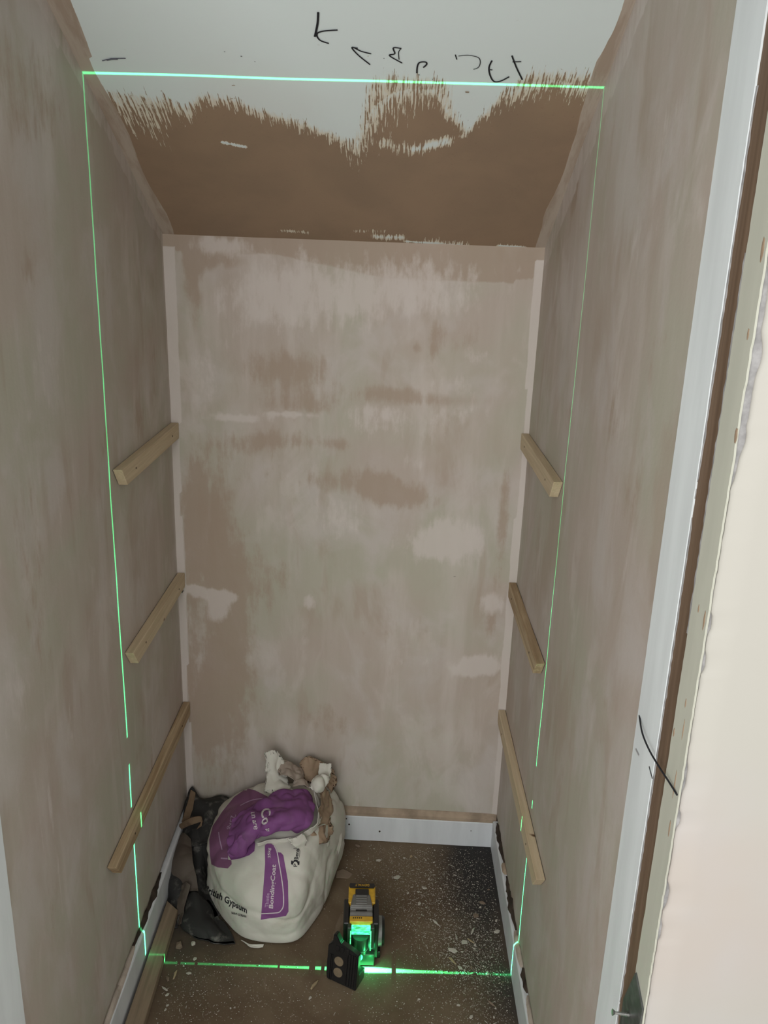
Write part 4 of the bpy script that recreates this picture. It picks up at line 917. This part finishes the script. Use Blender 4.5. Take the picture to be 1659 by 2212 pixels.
BIG = [  # crop position, kind, half-size m, rotation, material, label
 (C7(483, 368), 'flake', .0085, .3, M_chip, 'round pale plaster flake on the floor near the back skirting board'),
 (C7(608, 480), 'flake', .0105, .3, M_chip, 'larger pale flake of the leaf-shaped pair behind the laser level'),
 (C7(576, 482), 'sliver', .0075, 1.8, M_chip, 'smaller upright flake of the leaf-shaped pair behind the laser level'),
 (C7(787, 550), 'flake', .0080, 2.6, M_chip, 'squarish white plaster flake right of the leaf-shaped pair'),
 (C7(756, 655), 'flake', .0085, 1.3, M_chip, 'pale folded plaster flake level with the battery, right of the laser level'),
 (C7(700, 342), 'flake', .0065, 1.2, M_chipw, 'small tan wood flake below the back skirting board'),
 (C7(730, 346), 'sliver', .0055, -.6, M_chip, 'small white chip touching the tan wood flake near the back skirting'),
 (C7(865, 782), 'sliver', .0125, -.8, M_chip, 'long pale plaster sliver slanting across the debris field'),
 (C7(1108, 840), 'sliver', .0150, 1.15, M_chip, 'long upright pale shard near the right skirting board'),
 (C7(975, 968), 'flake', .0130, -.2, M_chip, 'large white plaster flake in the debris above the green floor line'),
 (C7(972, 1032), 'sliver', .0140, -.8, M_chipw, 'tan wood splinter in the debris just above the green floor line'),
 (C7(1027, 1080), 'flake', .0065, -.8, M_chip, 'pale oval chip touching the green floor line on the right'),
 (C7(1000, 880), 'sliver', .0110, 1.7, M_chip, 'upright pale sliver at the top of the densest debris cluster'),
 (C7(1052, 910), 'flake', .0095, .5, M_chip, 'broad grey-white flake in the middle of the densest debris cluster'),
 (C7(1100, 905), 'sliver', .0120, -.6, M_chipw, 'thin tan splinter lying right of the densest debris cluster'),
 (C7(1170, 650), 'flake', .0090, -.1, M_chipb, 'pinkish plaster crumb in the dark area by the right skirting board'),
 (C7(1272, 840), 'flake', .0090, .4, M_chip, 'dull pale chip beside the right skirting board'),
 (C7(1130, 735), 'flake', .0110, .6, M_chipb, 'dusty brown plaster flake in the right part of the debris'),
 (C7(752, 1288), 'flake', .0040, .2, M_chip, 'small white chip alone in front of the green floor line'),
 (C7(32, 1280), 'flake', .0062, 1.2, M_chip, 'pale chip on the floor in front of the magnetic bracket'),
 (C7(55, 1200), 'sliver', .0180, 1.1, M_chipw, 'long tan splinter left of the magnetic bracket'),
 (C7(1100, 1405), 'flake', .0062, .8, M_chip, 'white chip at the bottom edge of the picture near the right skirting'),
 (C7(1235, 1320), 'sliver', .0120, -.7, M_chipb, 'brown sliver on the floor in front of the green line near the right skirting'),
 (C7(250, 460), 'flake', .0260, .2, M_chipb, 'flat brown plaster smear between the sack and the laser level'),
 (C7(345, 272), 'flake', .0090, -.3, M_chipb, 'brown crumb on the floor beneath the back skirting beside the sack'),
]
for i, (uv, k, s, r, m_, lab) in enumerate(BIG):
    p = onfloor(*uv); o = chip(k, p.x, p.y, s, r, m_, lab, 'wood_splinter' if m_ is M_chipw else 'plaster_chip', 'splinter' if m_ is M_chipw else 'chip', None, 0.15 if k != 'lump' else 0, i)
    if s > .02: o.scale.z = 0.006
LEFTC = [(387, 2045, 'lump', .0125, M_chipb, 'round brown plaster lump in front of the dark cloth'), (417, 2040, 'lump', .0070, M_chip, 'small pale lump right of the round brown plaster lump'), (421, 2072, 'flake', .0070, M_chip, 'pale chip just behind the green floor line, left of the sack'),
         (378, 2108, 'sliver', .0160, M_chipw, 'tan curled wood splinter beside the timber plank'), (350, 2115, 'flake', .0085, M_chipb, 'brown flake touching the timber plank'), (340, 2137, 'sliver', .0110, M_chip, 'pale sliver leaning against the timber plank'), (408, 2103, 'flake', .0065, M_chip, 'pale flake right of the tan curled splinter'), (362, 2172, 'flake', .0045, M_chip, 'small pale chip near the bottom end of the timber plank')]
for i, (u, v, k, s, m_, lab) in enumerate(LEFTC):
    p = onfloor(u, v); chip(k, max(p.x, 0.072 if p.y < -.35 else p.x), p.y, s, 0.5*i, m_, lab, 'wood_splinter' if m_ is M_chipw else 'plaster_chip', 'splinter' if m_ is M_chipw else 'chip', None, 0.1, i)
rnd = random.Random(5)
def clear(x, y):
    if not (0.07 < x < 0.842 and -0.95 < y < -0.04): return False
    if 0.40 < x < 0.575 and -0.53 < y < -0.31: return False
    if x < 0.45 and y > -0.43: return False
    return True
CL = [(0.70, -0.10, .09, .05, 14), (0.70, -0.20, .08, .06, 26), (0.74, -0.32, .06, .06, 34), (0.76, -0.42, .04, .04, 36), (0.64, -0.22, .06, .06, 12), (0.72, -0.60, .08, .04, 16), (0.80, -0.52, .03, .04, 6), (0.62, -0.12, .06, .05, 8), (0.15, -0.55, .06, .05, 14), (0.3, -0.6, .12, .05, 6)]
k_ = 0
for cx, cy, sx, sy, n in CL:
    for i in range(n):
        x, y = rnd.gauss(cx, sx), rnd.gauss(cy, sy)
        if not clear(x, y): continue
        kd = rnd.choice(('flake', 'flake', 'sliver', 'sliver', 'lump')); k_ += 1
        chip(kd, x, y, rnd.uniform(.0022, .0055) if kd != 'lump' else rnd.uniform(.0015, .003), rnd.uniform(0, 6.3), rnd.choice((M_chip, M_chip, M_chip, M_chipb)),
             'small plaster crumb among the scattered debris on the dusty floor', 'plaster_crumb', 'crumb', 'small plaster crumbs scattered on the floor', rnd.uniform(0, .3), k_)
# finer grit nobody could count
vs, fs = [], []
def grit(x, y, s):
    b = len(vs); a = rnd.uniform(0, 6.3)
    for k in range(3):
        t = a+k*2.09+rnd.uniform(-.4, .4); r = s*rnd.uniform(.5, 1.3); vs.append((x+r*math.cos(t), y+r*math.sin(t), 0.0003))
    vs.append((x, y, 0.0003+s*rnd.uniform(.5, 1.0))); fs.extend([(b, b+1, b+3), (b+1, b+2, b+3), (b+2, b, b+3)])
for cx, cy, sx, sy, n in [(a, b, c*1.5, d*1.5, n*70) for a, b, c, d, n in CL]+[(0.45, -0.6, .3, .2, 900), (0.6, -0.3, .2, .3, 1500)]:
    for i in range(n):
        x, y = rnd.gauss(cx, sx), rnd.gauss(cy, sy)
        if clear(x, y): grit(x, y, rnd.choice((.0004, .0005, .0006, .0008, .0012, .0017)))
me = bpy.data.meshes.new('plaster_grit'); me.from_pydata(vs, [], fs); me.update()
tag(link('plaster_grit', me, M_chip), 'fine pale plaster grit scattered over the brown floor', 'grit', kind='stuff')
